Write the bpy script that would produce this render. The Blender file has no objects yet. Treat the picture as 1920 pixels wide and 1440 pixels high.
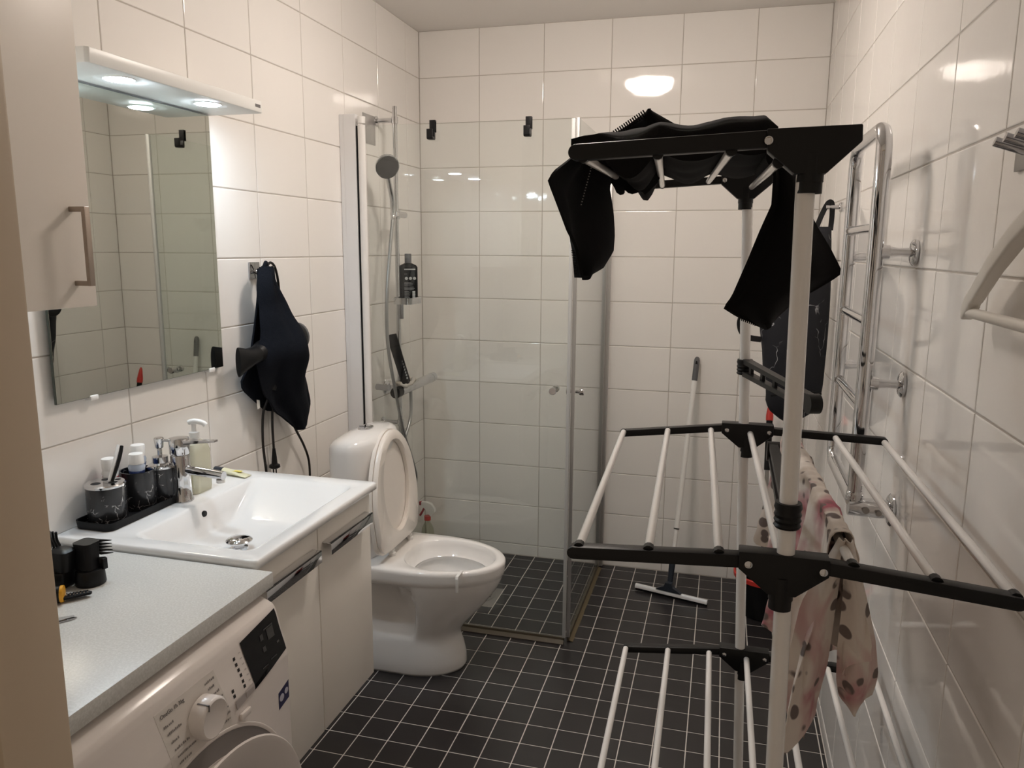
import bpy, bmesh, math, random
from mathutils import Vector, Matrix, noise
random.seed(7)
sc = bpy.context.scene
COL = sc.collection
PI = math.pi

# ------------------------------------------------------------------ camera
cd = bpy.data.cameras.new('camera')
cam = bpy.data.objects.new('camera', cd)
COL.objects.link(cam)
cd.sensor_width = 36.0
cd.lens = 1452.98 * 36.0 / 1920.0
cd.clip_start = 0.02
_r = Vector((0.96496289, 0.26231438, 0.00614672))
_d = Vector((0.05107622, -0.16481034, -0.98500191))
_f = Vector((-0.25736713, 0.95080425, -0.17243389))
_m = Matrix((( _r.x, -_d.x, -_f.x), (_r.y, -_d.y, -_f.y), (_r.z, -_d.z, -_f.z))).to_4x4()
_m.translation = Vector((1.42407, -3.5645, 1.51512))
cam.matrix_world = _m
sc.camera = cam

# ------------------------------------------------------------------ world, exposure, lamp powers
w = bpy.data.worlds.new('world'); sc.world = w
w.use_nodes = True
w.node_tree.nodes['Background'].inputs[0].default_value = (1.0, 0.80, 0.62, 1)
w.node_tree.nodes['Background'].inputs[1].default_value = 0.06
vs = sc.view_settings
vs.view_transform = 'Standard'
vs.look = 'None'
vs.gamma = 1.0
vs.use_curve_mapping = False
vs.exposure = 2.17
sc.cycles.max_bounces = 16; sc.cycles.diffuse_bounces = 9; sc.cycles.glossy_bounces = 8; sc.cycles.transparent_max_bounces = 24
sc.cycles.sample_clamp_indirect = 8.0
CEIL_LAMP = 14.0      # emission of the dome on the ceiling
SPOT_LAMP = 68.0      # emission of the two spots over the mirror

# ------------------------------------------------------------------ materials
MATS = {}
def mat(name, col, rough=0.5, metal=0.0, spec=0.5, alpha=1.0, trans=0.0, coat=0.0, emit=None, estr=0.0, bump=None, var=0.0, sheen=0.0, ior=1.5):
    if name in MATS: return MATS[name]
    m = bpy.data.materials.new(name); m.use_nodes = True
    nt = m.node_tree; b = nt.nodes['Principled BSDF']
    b.inputs['Base Color'].default_value = (*col, 1)
    b.inputs['Roughness'].default_value = rough
    b.inputs['Metallic'].default_value = metal
    b.inputs['Specular IOR Level'].default_value = spec
    b.inputs['Transmission Weight'].default_value = trans
    b.inputs['Coat Weight'].default_value = coat
    b.inputs['Coat Roughness'].default_value = 0.03
    b.inputs['IOR'].default_value = ior
    b.inputs['Sheen Weight'].default_value = sheen
    if emit:
        b.inputs['Emission Color'].default_value = (*emit, 1)
        b.inputs['Emission Strength'].default_value = estr
    if bump:
        sc_, st_, di_ = bump
        tc = nt.nodes.new('ShaderNodeTexCoord')
        n = nt.nodes.new('ShaderNodeTexNoise'); n.inputs['Scale'].default_value = sc_; n.inputs['Detail'].default_value = 4
        bp = nt.nodes.new('ShaderNodeBump'); bp.inputs['Strength'].default_value = st_; bp.inputs['Distance'].default_value = di_
        nt.links.new(tc.outputs['Object'], n.inputs['Vector'])
        nt.links.new(n.outputs['Fac'], bp.inputs['Height'])
        nt.links.new(bp.outputs['Normal'], b.inputs['Normal'])
    if var:
        oi = nt.nodes.new('ShaderNodeObjectInfo')
        hs = nt.nodes.new('ShaderNodeHueSaturation')
        mr = nt.nodes.new('ShaderNodeMapRange')
        mr.inputs['To Min'].default_value = 1 - var; mr.inputs['To Max'].default_value = 1 + var
        hs.inputs['Color'].default_value = (*col, 1)
        nt.links.new(oi.outputs['Random'], mr.inputs['Value'])
        nt.links.new(mr.outputs['Result'], hs.inputs['Value'])
        nt.links.new(hs.outputs['Color'], b.inputs['Base Color'])
    MATS[name] = m
    return m

def mix_pattern(m, build):
    nt = m.node_tree; b = nt.nodes['Principled BSDF']
    build(nt, b)
    return m

TILE = mat('white_tile_glaze', (0.86, 0.835, 0.805), 0.05, spec=0.5, var=0.012, bump=(9.0, 0.10, 0.004))
GROUT_W = mat('wall_grout', (0.50, 0.46, 0.42), 0.8)
FTILE = mat('charcoal_floor_tile', (0.022, 0.0195, 0.0205), 0.32, spec=0.5, var=0.14, bump=(60, 0.05, 0.002))
GROUT_F = mat('floor_grout', (0.66, 0.62, 0.58), 0.85, bump=(120, 0.2, 0.002))
CEIL = mat('ceiling_paint', (0.86, 0.83, 0.80), 0.9, bump=(40, 0.1, 0.002))
JAMB = mat('door_frame_paint', (0.62, 0.52, 0.40), 0.45)
PLASTER = mat('wall_paint', (0.72, 0.68, 0.62), 0.7)
CHROME = mat('chrome', (0.64, 0.64, 0.65), 0.06, metal=1.0)
DCHROME = mat('chrome_dark', (0.42, 0.42, 0.44), 0.10, metal=1.0)
STEEL = mat('brushed_steel', (0.36, 0.345, 0.33), 0.32, metal=1.0)
HANDLE = mat('cabinet_handle_metal', (0.40, 0.34, 0.29), 0.38, metal=0.9)
ALU = mat('aluminium_profile', (0.80, 0.80, 0.81), 0.38, metal=0.25)
ALUD = mat('aluminium_grey', (0.52, 0.51, 0.50), 0.35, metal=0.7)
PORC = mat('porcelain', (0.83, 0.81, 0.79), 0.06, spec=0.55, coat=0.4)
SINKM = mat('sink_porcelain', (0.82, 0.82, 0.82), 0.08, spec=0.5, coat=0.3)
SEATP = mat('toilet_seat_plastic', (0.82, 0.77, 0.72), 0.18)
CABW = mat('cabinet_paint', (0.78, 0.725, 0.66), 0.40)
VANW = mat('vanity_paint', (0.86, 0.82, 0.76), 0.32)
WASH = mat('washer_enamel', (0.80, 0.75, 0.72), 0.22)
WASHG = mat('washer_grey_plastic', (0.50, 0.46, 0.45), 0.35)
PRINT = mat('print_grey', (0.16, 0.15, 0.15), 0.6)
PRINTD = mat('print_dark', (0.02, 0.02, 0.02), 0.5)
BLKGL = mat('black_display_glass', (0.004, 0.004, 0.005), 0.10, spec=0.2)
BLKP = mat('black_plastic', (0.006, 0.006, 0.0065), 0.40, spec=0.28)
BLKM = mat('black_matte', (0.005, 0.005, 0.006), 0.5, spec=0.25)
WHP = mat('white_plastic', (0.82, 0.81, 0.79), 0.28)
WHMET = mat('white_rack_enamel', (0.80, 0.78, 0.76), 0.22, coat=0.3)
LAMPW = mat('lamp_white', (0.86, 0.86, 0.84), 0.35)
DOME = mat('lamp_dome', (0.9, 0.88, 0.84), 0.4, emit=(1.0, 0.885, 0.79), estr=CEIL_LAMP)
SPOT = mat('spot_glow', (0.9, 0.9, 0.9), 0.4, emit=(0.76, 0.89, 1.0), estr=SPOT_LAMP)
MIRROR = mat('mirror_silver', (0.60, 0.62, 0.57), 0.012, metal=1.0)
NAVY = mat('navy_terry', (0.0068, 0.0082, 0.0125), 0.97, spec=0.16, bump=(420, 0.8, 0.003))
BLKCL = mat('black_fabric', (0.0060, 0.0056, 0.0060), 0.92, spec=0.16, bump=(200, 0.2, 0.001))
REDP = mat('red_plastic', (0.55, 0.035, 0.025), 0.35)
DREDP = mat('dark_red_plastic', (0.33, 0.02, 0.035), 0.35)
GREYP = mat('grey_plastic', (0.10, 0.10, 0.105), 0.4)
BLUEG = mat('blue_grey_plastic', (0.018, 0.024, 0.036), 0.4)
RUBBER = mat('clear_seal_strip', (0.075, 0.062, 0.042), 0.35)
SEALG = mat('clear_edge_seal', (0.50, 0.50, 0.49), 0.3)
YEL = mat('yellow_plastic', (0.75, 0.36, 0.02), 0.4)
REDLBL = mat('red_label', (0.50, 0.03, 0.05), 0.4)
BLUELBL = mat('blue_label', (0.04, 0.07, 0.22), 0.4)
CREAMP = mat('cream_plastic', (0.72, 0.70, 0.50), 0.35)
PALE = mat('pale_blue_gel', (0.42, 0.48, 0.58), 0.2)
SOAPL = mat('clear_soap', (0.74, 0.73, 0.60), 0.10, trans=0.55, ior=1.15)
HOSE = mat('hose_metal', (0.42, 0.42, 0.42), 0.3, metal=0.9)
CORD = mat('black_cord', (0.008, 0.006, 0.005), 0.35)
HANGW = mat('hanger_paint', (0.74, 0.71, 0.66), 0.4)
WATER = mat('bowl_water', (0.62, 0.66, 0.68), 0.03)
SOAPB = mat('soap_cloth', (0.55, 0.50, 0.45), 0.8)
DARKGL = mat('porthole_glass', (0.008, 0.006, 0.006), 0.06)

# architectural glass: transparent + fresnel reflection, faint green
def glass_mat(name, tint):
    m = bpy.data.materials.new(name); m.use_nodes = True
    nt = m.node_tree; nt.nodes.clear()
    out = nt.nodes.new('ShaderNodeOutputMaterial')
    tr = nt.nodes.new('ShaderNodeBsdfTransparent'); tr.inputs[0].default_value = (*tint, 1)
    gl = nt.nodes.new('ShaderNodeBsdfGlossy'); gl.inputs['Roughness'].default_value = 0.0
    fr = nt.nodes.new('ShaderNodeFresnel')
    ge = nt.nodes.new('ShaderNodeNewGeometry'); mi = nt.nodes.new('ShaderNodeMapRange')     # same reflectance on entry and exit of the thin pane
    mi.inputs['To Min'].default_value = 1.5; mi.inputs['To Max'].default_value = 1 / 1.5
    nt.links.new(ge.outputs['Backfacing'], mi.inputs['Value']); nt.links.new(mi.outputs['Result'], fr.inputs['IOR'])
    mx = nt.nodes.new('ShaderNodeMixShader')
    nt.links.new(fr.outputs[0], mx.inputs[0]); nt.links.new(tr.outputs[0], mx.inputs[1]); nt.links.new(gl.outputs[0], mx.inputs[2])
    nt.links.new(mx.outputs[0], out.inputs[0])
    MATS[name] = m
    return m
GLASS = glass_mat('shower_glass', (0.984, 1.0, 0.994))
BOTGL = glass_mat('clear_bottle', (0.86, 0.88, 0.80))

def marble(name, base, vein, scale, width, rough):
    m = mat(name, base, rough)
    nt = m.node_tree; b = nt.nodes['Principled BSDF']
    tc = nt.nodes.new('ShaderNodeTexCoord')
    nz = nt.nodes.new('ShaderNodeTexNoise'); nz.inputs['Scale'].default_value = scale * 1.3; nz.inputs['Detail'].default_value = 3
    ad = nt.nodes.new('ShaderNodeMixRGB'); ad.blend_type = 'ADD'; ad.inputs[0].default_value = 0.09 * 9 / scale
    vo = nt.nodes.new('ShaderNodeTexVoronoi'); vo.feature = 'DISTANCE_TO_EDGE'; vo.inputs['Scale'].default_value = scale
    n2 = nt.nodes.new('ShaderNodeTexNoise'); n2.inputs['Scale'].default_value = scale * 1.1
    r1 = nt.nodes.new('ShaderNodeValToRGB')
    r1.color_ramp.elements[0].position = 0.0; r1.color_ramp.elements[0].color = (1, 1, 1, 1)
    r1.color_ramp.elements[1].position = width; r1.color_ramp.elements[1].color = (0, 0, 0, 1)
    r2 = nt.nodes.new('ShaderNodeValToRGB')
    r2.color_ramp.elements[0].position = 0.52; r2.color_ramp.elements[1].position = 0.60
    mu = nt.nodes.new('ShaderNodeMath'); mu.operation = 'MULTIPLY'
    mx = nt.nodes.new('ShaderNodeMixRGB'); mx.inputs[1].default_value = (*base, 1); mx.inputs[2].default_value = (*vein, 1)
    L = nt.links.new
    L(tc.outputs['Object'], nz.inputs['Vector']); L(tc.outputs['Object'], ad.inputs[1]); L(nz.outputs['Color'], ad.inputs[2])
    L(ad.outputs[0], vo.inputs['Vector']); L(tc.outputs['Object'], n2.inputs['Vector'])
    L(vo.outputs['Distance'], r1.inputs[0]); L(n2.outputs['Fac'], r2.inputs[0])
    L(r1.outputs[0], mu.inputs[0]); L(r2.outputs[0], mu.inputs[1]); L(mu.outputs[0], mx.inputs[0]); L(mx.outputs[0], b.inputs['Base Color'])
    return m
MARBLE = marble('black_marble', (0.022, 0.023, 0.026), (0.6, 0.6, 0.6), 42, 0.035, 0.22)
BAGM = marble('bag_marble_print', (0.0055, 0.0062, 0.0105), (0.5, 0.5, 0.52), 8, 0.010, 0.75)

def worktop_mat():
    m = mat('speckled_worktop', (0.62, 0.62, 0.60), 0.3)
    nt = m.node_tree; b = nt.nodes['Principled BSDF']; L = nt.links.new
    tc = nt.nodes.new('ShaderNodeTexCoord')
    vo = nt.nodes.new('ShaderNodeTexVoronoi'); vo.inputs['Scale'].default_value = 190
    nz = nt.nodes.new('ShaderNodeTexNoise'); nz.inputs['Scale'].default_value = 260; nz.inputs['Detail'].default_value = 3
    r = nt.nodes.new('ShaderNodeValToRGB')
    r.color_ramp.elements[0].position = 0.0; r.color_ramp.elements[0].color = (0.86, 0.86, 0.84, 1)
    r.color_ramp.elements[1].position = 0.20; r.color_ramp.elements[1].color = (0.60, 0.605, 0.585, 1)
    r2 = nt.nodes.new('ShaderNodeValToRGB')
    r2.color_ramp.elements[0].position = 0.40; r2.color_ramp.elements[0].color = (0.59, 0.595, 0.575, 1)
    r2.color_ramp.elements[1].position = 0.66; r2.color_ramp.elements[1].color = (0.70, 0.705, 0.69, 1)
    mx = nt.nodes.new('ShaderNodeMixRGB'); mx.blend_type = 'LIGHTEN'; mx.inputs[0].default_value = 0.7
    L(tc.outputs['Object'], vo.inputs['Vector']); L(tc.outputs['Object'], nz.inputs['Vector'])
    L(vo.outputs['Distance'], r.inputs[0]); L(nz.outputs['Fac'], r2.inputs[0])
    L(r2.outputs[0], mx.inputs[1]); L(r.outputs[0], mx.inputs[2]); L(mx.outputs[0], b.inputs['Base Color'])
    return m
WORKT = worktop_mat()

def floral_mat():
    m = mat('floral_print', (0.70, 0.63, 0.57), 0.85)
    nt = m.node_tree; b = nt.nodes['Principled BSDF']; L = nt.links.new
    tc = nt.nodes.new('ShaderNodeTexCoord')
    vo = nt.nodes.new('ShaderNodeTexVoronoi'); vo.inputs['Scale'].default_value = 31
    r = nt.nodes.new('ShaderNodeValToRGB'); r.color_ramp.elements[0].position = 0.30; r.color_ramp.elements[0].color = (1, 1, 1, 1)
    r.color_ramp.elements[1].position = 0.36; r.color_ramp.elements[1].color = (0, 0, 0, 1)
    nm = nt.nodes.new('ShaderNodeTexNoise'); nm.inputs['Scale'].default_value = 9; nm.inputs['Detail'].default_value = 3
    rm = nt.nodes.new('ShaderNodeValToRGB'); rm.color_ramp.elements[0].position = 0.40; rm.color_ramp.elements[1].position = 0.44
    mu = nt.nodes.new('ShaderNodeMath'); mu.operation = 'MULTIPLY'
    np_ = nt.nodes.new('ShaderNodeTexNoise'); np_.inputs['Scale'].default_value = 5.5; np_.inputs['Detail'].default_value = 4; np_.inputs['Distortion'].default_value = 0.8
    rp = nt.nodes.new('ShaderNodeValToRGB'); rp.color_ramp.elements[0].position = 0.53; rp.color_ramp.elements[1].position = 0.66
    m1 = nt.nodes.new('ShaderNodeMixRGB'); m1.inputs[1].default_value = (0.70, 0.63, 0.57, 1); m1.inputs[2].default_value = (0.42, 0.11, 0.15, 1)
    m2 = nt.nodes.new('ShaderNodeMixRGB'); m2.inputs[2].default_value = (0.17, 0.135, 0.125, 1)
    for n in (vo, nm, np_): L(tc.outputs['Object'], n.inputs['Vector'])
    L(vo.outputs['Distance'], r.inputs[0]); L(nm.outputs['Fac'], rm.inputs[0]); L(r.outputs[0], mu.inputs[0]); L(rm.outputs[0], mu.inputs[1])
    L(np_.outputs['Fac'], rp.inputs[0]); L(rp.outputs[0], m1.inputs[0]); L(m1.outputs[0], m2.inputs[1]); L(mu.outputs[0], m2.inputs[0]); L(m2.outputs[0], b.inputs['Base Color'])
    return m
FLORAL = floral_mat()

# ------------------------------------------------------------------ mesh helpers
def sst(a, b, x):
    k = min(1, max(0, (x - a) / (b - a))); return k * k * (3 - 2 * k)
def BM(): return bmesh.new()
def box(bm, x0, x1, y0, y1, z0, z1, bev=0.0, seg=2):
    vs_ = [bm.verts.new((x, y, z)) for x in (x0, x1) for y in (y0, y1) for z in (z0, z1)]
    fs = []
    for q in ((0, 1, 3, 2), (4, 6, 7, 5), (0, 4, 5, 1), (2, 3, 7, 6), (0, 2, 6, 4), (1, 5, 7, 3)):
        fs.append(bm.faces.new([vs_[i] for i in q]))
    if bev > 0:
        ed = list({e for f in fs for e in f.edges})
        bmesh.ops.bevel(bm, geom=ed, offset=bev, segments=seg, profile=0.5, affect='EDGES')
    return bm
def catmull(pts, n=8):
    P = [Vector(p) for p in pts]
    if len(P) < 3: return P
    out = []
    for i in range(len(P) - 1):
        p0 = P[max(i - 1, 0)]; p1 = P[i]; p2 = P[i + 1]; p3 = P[min(i + 2, len(P) - 1)]
        for k in range(n):
            t = k / n
            out.append(0.5 * ((2 * p1) + (p2 - p0) * t + (2 * p0 - 5 * p1 + 4 * p2 - p3) * t * t + (3 * p1 - p0 - 3 * p2 + p3) * t ** 3))
    out.append(P[-1])
    return out
def tube(bm, pts, r, seg=12, cap=True, radii=None):
    P = [Vector(p) for p in pts]
    n = len(P)
    T = []
    for i in range(n):
        a = P[max(i - 1, 0)]; b = P[min(i + 1, n - 1)]
        t = (b - a)
        T.append(t.normalized() if t.length > 1e-9 else Vector((0, 0, 1)))
    u = T[0].orthogonal().normalized()
    rings = []
    for i in range(n):
        u = (u - T[i] * u.dot(T[i]))
        u = u.normalized() if u.length > 1e-6 else T[i].orthogonal().normalized()
        v = T[i].cross(u)
        rr = radii[i] if radii else r
        rings.append([bm.verts.new(P[i] + (u * math.cos(2 * PI * k / seg) + v * math.sin(2 * PI * k / seg)) * rr) for k in range(seg)])
    for i in range(n - 1):
        for k in range(seg):
            bm.faces.new((rings[i][k], rings[i][(k + 1) % seg], rings[i + 1][(k + 1) % seg], rings[i + 1][k]))
    if cap:
        bm.faces.new(list(reversed(rings[0]))); bm.faces.new(rings[-1])
    return bm
def loft(bm, rings, cap0=True, cap1=True):
    R = [[bm.verts.new(p) for p in r] for r in rings]
    n = len(R[0])
    for i in range(len(R) - 1):
        for k in range(n):
            bm.faces.new((R[i][k], R[i][(k + 1) % n], R[i + 1][(k + 1) % n], R[i + 1][k]))
    if cap0: bm.faces.new(list(reversed(R[0])))
    if cap1: bm.faces.new(R[-1])
    return bm
def lathe(bm, prof, c, axis='z', seg=28, cap=True):
    cx, cy, cz = c
    rings = []
    for r, h in prof:
        ring = []
        for k in range(seg):
            a = 2 * PI * k / seg
            if axis == 'z': p = (cx + r * math.cos(a), cy + r * math.sin(a), cz + h)
            elif axis == 'x': p = (cx + h, cy + r * math.cos(a), cz + r * math.sin(a))
            else: p = (cx + r * math.sin(a), cy + h, cz + r * math.cos(a))
            ring.append(p)
        rings.append(ring)
    return loft(bm, rings, cap, cap)
def prism(bm, poly, axis, a0, a1, bev=0.0):
    """poly of 2D points extruded along axis between a0 and a1 (x: (y,z); y: (x,z); z: (x,y))"""
    def P(p, a):
        return {'x': (a, p[0], p[1]), 'y': (p[0], a, p[1]), 'z': (p[0], p[1], a)}[axis]
    A = [bm.verts.new(P(p, a0)) for p in poly]; B = [bm.verts.new(P(p, a1)) for p in poly]
    n = len(poly)
    fs = [bm.faces.new(A), bm.faces.new(list(reversed(B)))]
    for k in range(n):
        fs.append(bm.faces.new((A[k], B[k], B[(k + 1) % n], A[(k + 1) % n])))
    bmesh.ops.recalc_face_normals(bm, faces=fs)
    if bev > 0:
        ed = list({e for f in fs for e in f.edges})
        bmesh.ops.bevel(bm, geom=ed, offset=bev, segments=2, profile=0.5, affect='EDGES')
    return bm
def rrect(x0, x1, y0, y1, r, z, n=5):
    out = []
    for cx, cy, a0 in ((x1 - r, y1 - r, 0), (x0 + r, y1 - r, PI / 2), (x0 + r, y0 + r, PI), (x1 - r, y0 + r, 1.5 * PI)):
        for k in range(n + 1):
            a = a0 + PI / 2 * k / n
            out.append((cx + r * math.cos(a), cy + r * math.sin(a), z))
    return out
def dring(xb, xc, xf, cy, hw, z, n=40, pb=5.0):
    """plan outline: half ellipse to the front (xf), squared-off back (xb)"""
    out = []
    for k in range(n):
        a = 2 * PI * k / n
        c, s = math.cos(a), math.sin(a)
        if c >= 0:
            x = xc + (xf - xc) * c; y = cy + hw * s
        else:
            x = xc - (xc - xb) * abs(c) ** (2 / pb); y = cy + hw * math.copysign(abs(s) ** (2 / pb), s)
        out.append((x, y, z))
    return out
def sheet(bm, rows, thick=0.0):
    V = [[bm.verts.new(p) for p in r] for r in rows]
    fs = []
    for i in range(len(V) - 1):
        for j in range(len(V[0]) - 1):
            fs.append(bm.faces.new((V[i][j], V[i][j + 1], V[i + 1][j + 1], V[i + 1][j])))
    if thick:
        bm.normal_update()
        bmesh.ops.solidify(bm, geom=fs, thickness=thick)
    return bm
def resample(pts, n):
    P = [Vector(p) for p in pts]
    d = [0]
    for a, b in zip(P, P[1:]): d.append(d[-1] + (b - a).length)
    out = []; j = 0
    for i in range(n):
        t = d[-1] * i / (n - 1)
        while j < len(P) - 2 and d[j + 1] < t: j += 1
        s = (t - d[j]) / max(d[j + 1] - d[j], 1e-9)
        out.append(P[j].lerp(P[j + 1], min(max(s, 0), 1)))
    return out
def lr_sheet(bm, left, right, nr, nc, fold, thick):
    Lp = resample(left, nr); Rp = resample(right, nr)
    rows = []
    for i in range(nr):
        row = []
        for j in range(nc):
            t = j / (nc - 1); p = Lp[i].lerp(Rp[i], t)
            row.append(p + Vector(fold(i / (nr - 1), t, p)))
        rows.append(row)
    return sheet(bm, rows, thick)

ORIG = {}
def make(name, bm, m, smooth=True, parent=None, origin=None, angle=40):
    o0 = ORIG[parent.name] if parent else (Vector(origin) if origin else Vector((0, 0, 0)))
    for v in bm.verts: v.co -= o0
    bmesh.ops.recalc_face_normals(bm, faces=bm.faces[:])
    me = bpy.data.meshes.new(name); bm.to_mesh(me); bm.free()
    o = bpy.data.objects.new(name, me); COL.objects.link(o)
    me.materials.append(m)
    if smooth:
        for p in me.polygons: p.use_smooth = True
        me.set_sharp_from_angle(angle=math.radians(angle))
    if parent: o.parent = parent
    else: o.location = o0
    ORIG[o.name] = o0
    return o
def tag(o, label, cat, group=None):
    o['label'] = label; o['category'] = cat
    if group: o['group'] = group
    return o
def thing(name, label, cat, loc, group=None):
    o = bpy.data.objects.new(name, None); COL.objects.link(o)
    o.location = loc; o.empty_display_size = 0.05
    ORIG[o.name] = Vector(loc)
    return tag(o, label, cat, group)
def struct(o): o['kind'] = 'structure'; return o
def text_bm(s, size, bold=False):
    cu = bpy.data.curves.new('t', 'FONT'); cu.body = s; cu.size = size; cu.extrude = 0.0002; cu.align_x = 'LEFT'
    ob = bpy.data.objects.new('t', cu); COL.objects.link(ob)
    dg = bpy.context.evaluated_depsgraph_get()
    me = bpy.data.meshes.new_from_object(ob.evaluated_get(dg))
    bm = bmesh.new(); bm.from_mesh(me)
    bpy.data.objects.remove(ob); bpy.data.curves.remove(cu); bpy.data.meshes.remove(me)
    return bm
def map_bm(bm, fn):
    for v in bm.verts: v.co = Vector(fn(v.co))
    return bm

# ------------------------------------------------------------------ room shell
W = 1.796; H = 2.4993; YF = -3.05
J = 0.003          # joint width
def tile_mesh(w_, h_, ch=0.0018, t=0.006):
    bm = BM(); a, b = w_ / 2 - J / 2, h_ / 2 - J / 2
    R = [[(-a, -b, -t), (a, -b, -t), (a, b, -t), (-a, b, -t)],
         [(-a, -b, -ch * 0.8), (a, -b, -ch * 0.8), (a, b, -ch * 0.8), (-a, b, -ch * 0.8)],
         [(-a + ch * .4, -b + ch * .4, -ch * .25), (a - ch * .4, -b + ch * .4, -ch * .25), (a - ch * .4, b - ch * .4, -ch * .25), (-a + ch * .4, b - ch * .4, -ch * .25)],
         [(-a + ch * 1.3, -b + ch * 1.3, 0), (a - ch * 1.3, -b + ch * 1.3, 0), (a - ch * 1.3, b - ch * 1.3, 0), (-a + ch * 1.3, b - ch * 1.3, 0)]]
    loft(bm, R, cap0=False)
    me = bpy.data.meshes.new('tile'); bm.to_mesh(me); bm.free()
    for p in me.polygons: p.use_smooth = False
    return me
TM = {}
def place_tile(name, parent, M3, c, w_, h_, m, tilt):
    key = (round(w_, 3), round(h_, 3), m.name)
    if key not in TM:
        TM[key] = tile_mesh(w_, h_); TM[key].materials.append(m)
    o = bpy.data.objects.new(name, TM[key]); COL.objects.link(o)
    R = Matrix.Rotation(random.gauss(0, tilt), 3, 'X') @ Matrix.Rotation(random.gauss(0, tilt), 3, 'Y')
    mw = (M3 @ R).to_4x4(); mw.translation = Vector(c)
    o.parent = parent
    o.matrix_local = mw
    return o
def frame(ex, ey):
    ex = Vector(ex); ey = Vector(ey); ez = ex.cross(ey)
    return Matrix((ex, ey, ez)).transposed()
def joints(lo, hi, a, p):
    k = math.ceil((lo - a) / p - 1e-6); out = [lo]
    while a + k * p < hi - 1e-4:
        if a + k * p > lo + 1e-4: out.append(a + k * p)
        k += 1
    out.append(hi)
    return out
zj = joints(0.0, H, 0.057, 0.2033)
if zj[-1] - zj[-2] < 0.02: zj.pop(-2)
def wall(name, slab, M3, pos, uj):
    bm = BM(); box(bm, *slab)
    wl = struct(make(name, bm, GROUT_W, False))
    for i in range(len(uj) - 1):
        for j in range(len(zj) - 1):
            u = (uj[i] + uj[i + 1]) / 2; z = (zj[j] + zj[j + 1]) / 2
            place_tile('wall_tile', wl, M3, pos(u, z), uj[i + 1] - uj[i], zj[j + 1] - zj[j], TILE, 0.0011)
    return wl
G = 0.0016
wall('wall_back', (-0.1, W + 0.1, G, 0.12, -0.05, H + 0.05), frame((1, 0, 0), (0, 0, 1)), lambda u, z: (u, 0, z), joints(0, W, 0.2947, 0.3031))
wall('wall_left', (-0.12, -G, YF - 0.12, G, -0.05, H + 0.05), frame((0, 1, 0), (0, 0, 1)), lambda u, z: (0, u, z), joints(YF, 0, -1.0644, 0.3031))
wall('wall_right', (W + G, W + 0.12, YF - 0.12, G, -0.05, H + 0.05), frame((0, -1, 0), (0, 0, 1)), lambda u, z: (W, u, z), joints(YF, 0, -1.6802, 0.3031))
# front wall with the doorway the camera looks through
bm = BM()
box(bm, -0.12, 0.803, YF - 0.11, YF, -0.05, H + 0.05)
box(bm, 1.765, W + 0.12, YF - 0.11, YF, -0.05, H + 0.05)
box(bm, 0.803, 1.765, YF - 0.11, YF, 2.10, H + 0.05)
struct(make('wall_front', bm, PLASTER, False))
bm = BM()
box(bm, 0.804, 0.867, YF - 0.065, YF + 0.004, 0.0, 2.098, 0.004)
box(bm, 1.715, 1.763, YF - 0.065, YF + 0.004, 0.0, 2.098, 0.004)
box(bm, 0.868, 1.714, YF - 0.065, YF + 0.004, 2.045, 2.098, 0.004)
struct(make('trim_1', bm, JAMB, True))
bm = BM()
box(bm, 0.74, 0.853, YF - 0.145, YF - 0.112, 0.0, 2.14, 0.004)
box(bm, 1.73, 1.795, YF - 0.145, YF - 0.112, 0.0, 2.14, 0.004)
box(bm, 0.854, 1.729, YF - 0.145, YF - 0.112, 2.06, 2.14, 0.004)
struct(make('trim_2', bm, JAMB, True))
bm = BM(); box(bm, -0.12, W + 0.12, YF - 0.12, 0.12, H, H + 0.08)
struct(make('ceiling', bm, CEIL, False))

# floor: grout bed + one object per visible tile, the unseen rest joined
bm = BM(); box(bm, -0.12, W + 0.12, YF - 0.9, 0.12, -0.08, -0.0014)
floor = struct(make('floor', bm, GROUT_F, False))
xj = joints(0, W, 0.383, 0.1); yj = joints(YF, 0, -1.25, 0.1)
FM = frame((1, 0, 0), (0, 1, 0))
DR = (0.375, 0.537, -0.585, -0.40)   # floor drain rectangle
rest = BM()
for i in range(len(xj) - 1):
    for j in range(len(yj) - 1):
        x0, x1, y0, y1 = xj[i], xj[i + 1], yj[j], yj[j + 1]
        if x1 - x0 < 0.012 or y1 - y0 < 0.012: continue
        pcs = [(x0, x1, y0, y1)]
        if x0 < DR[1] and x1 > DR[0] and y0 < DR[3] and y1 > DR[2]:
            pcs = []
            if x1 > DR[1] + 0.012: pcs.append((DR[1], x1, y0, y1))
            if x0 < DR[0] - 0.012: pcs.append((x0, DR[0], y0, y1))
            xa, xb = max(x0, DR[0]), min(x1, DR[1])
            if y1 > DR[3] + 0.012: pcs.append((xa, xb, DR[3], y1))
            if y0 < DR[2] - 0.012: pcs.append((xa, xb, y0, DR[2]))
        for a, b, c, d in pcs:
            if (a + b) / 2 > 0.20 and (c + d) / 2 > -1.76:
                place_tile('floor_tile', floor, FM, ((a + b) / 2, (c + d) / 2, 0), b - a, d - c, FTILE, 0.0016)
            else:
                box(rest, a + J / 2, b - J / 2, c + J / 2, d - J / 2, -0.005, 0.0)
o = make('floor_tiles_out_of_view', rest, FTILE, False, floor); o['kind'] = 'stuff'
o.name = 'hidden_floor_tiles'

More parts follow.
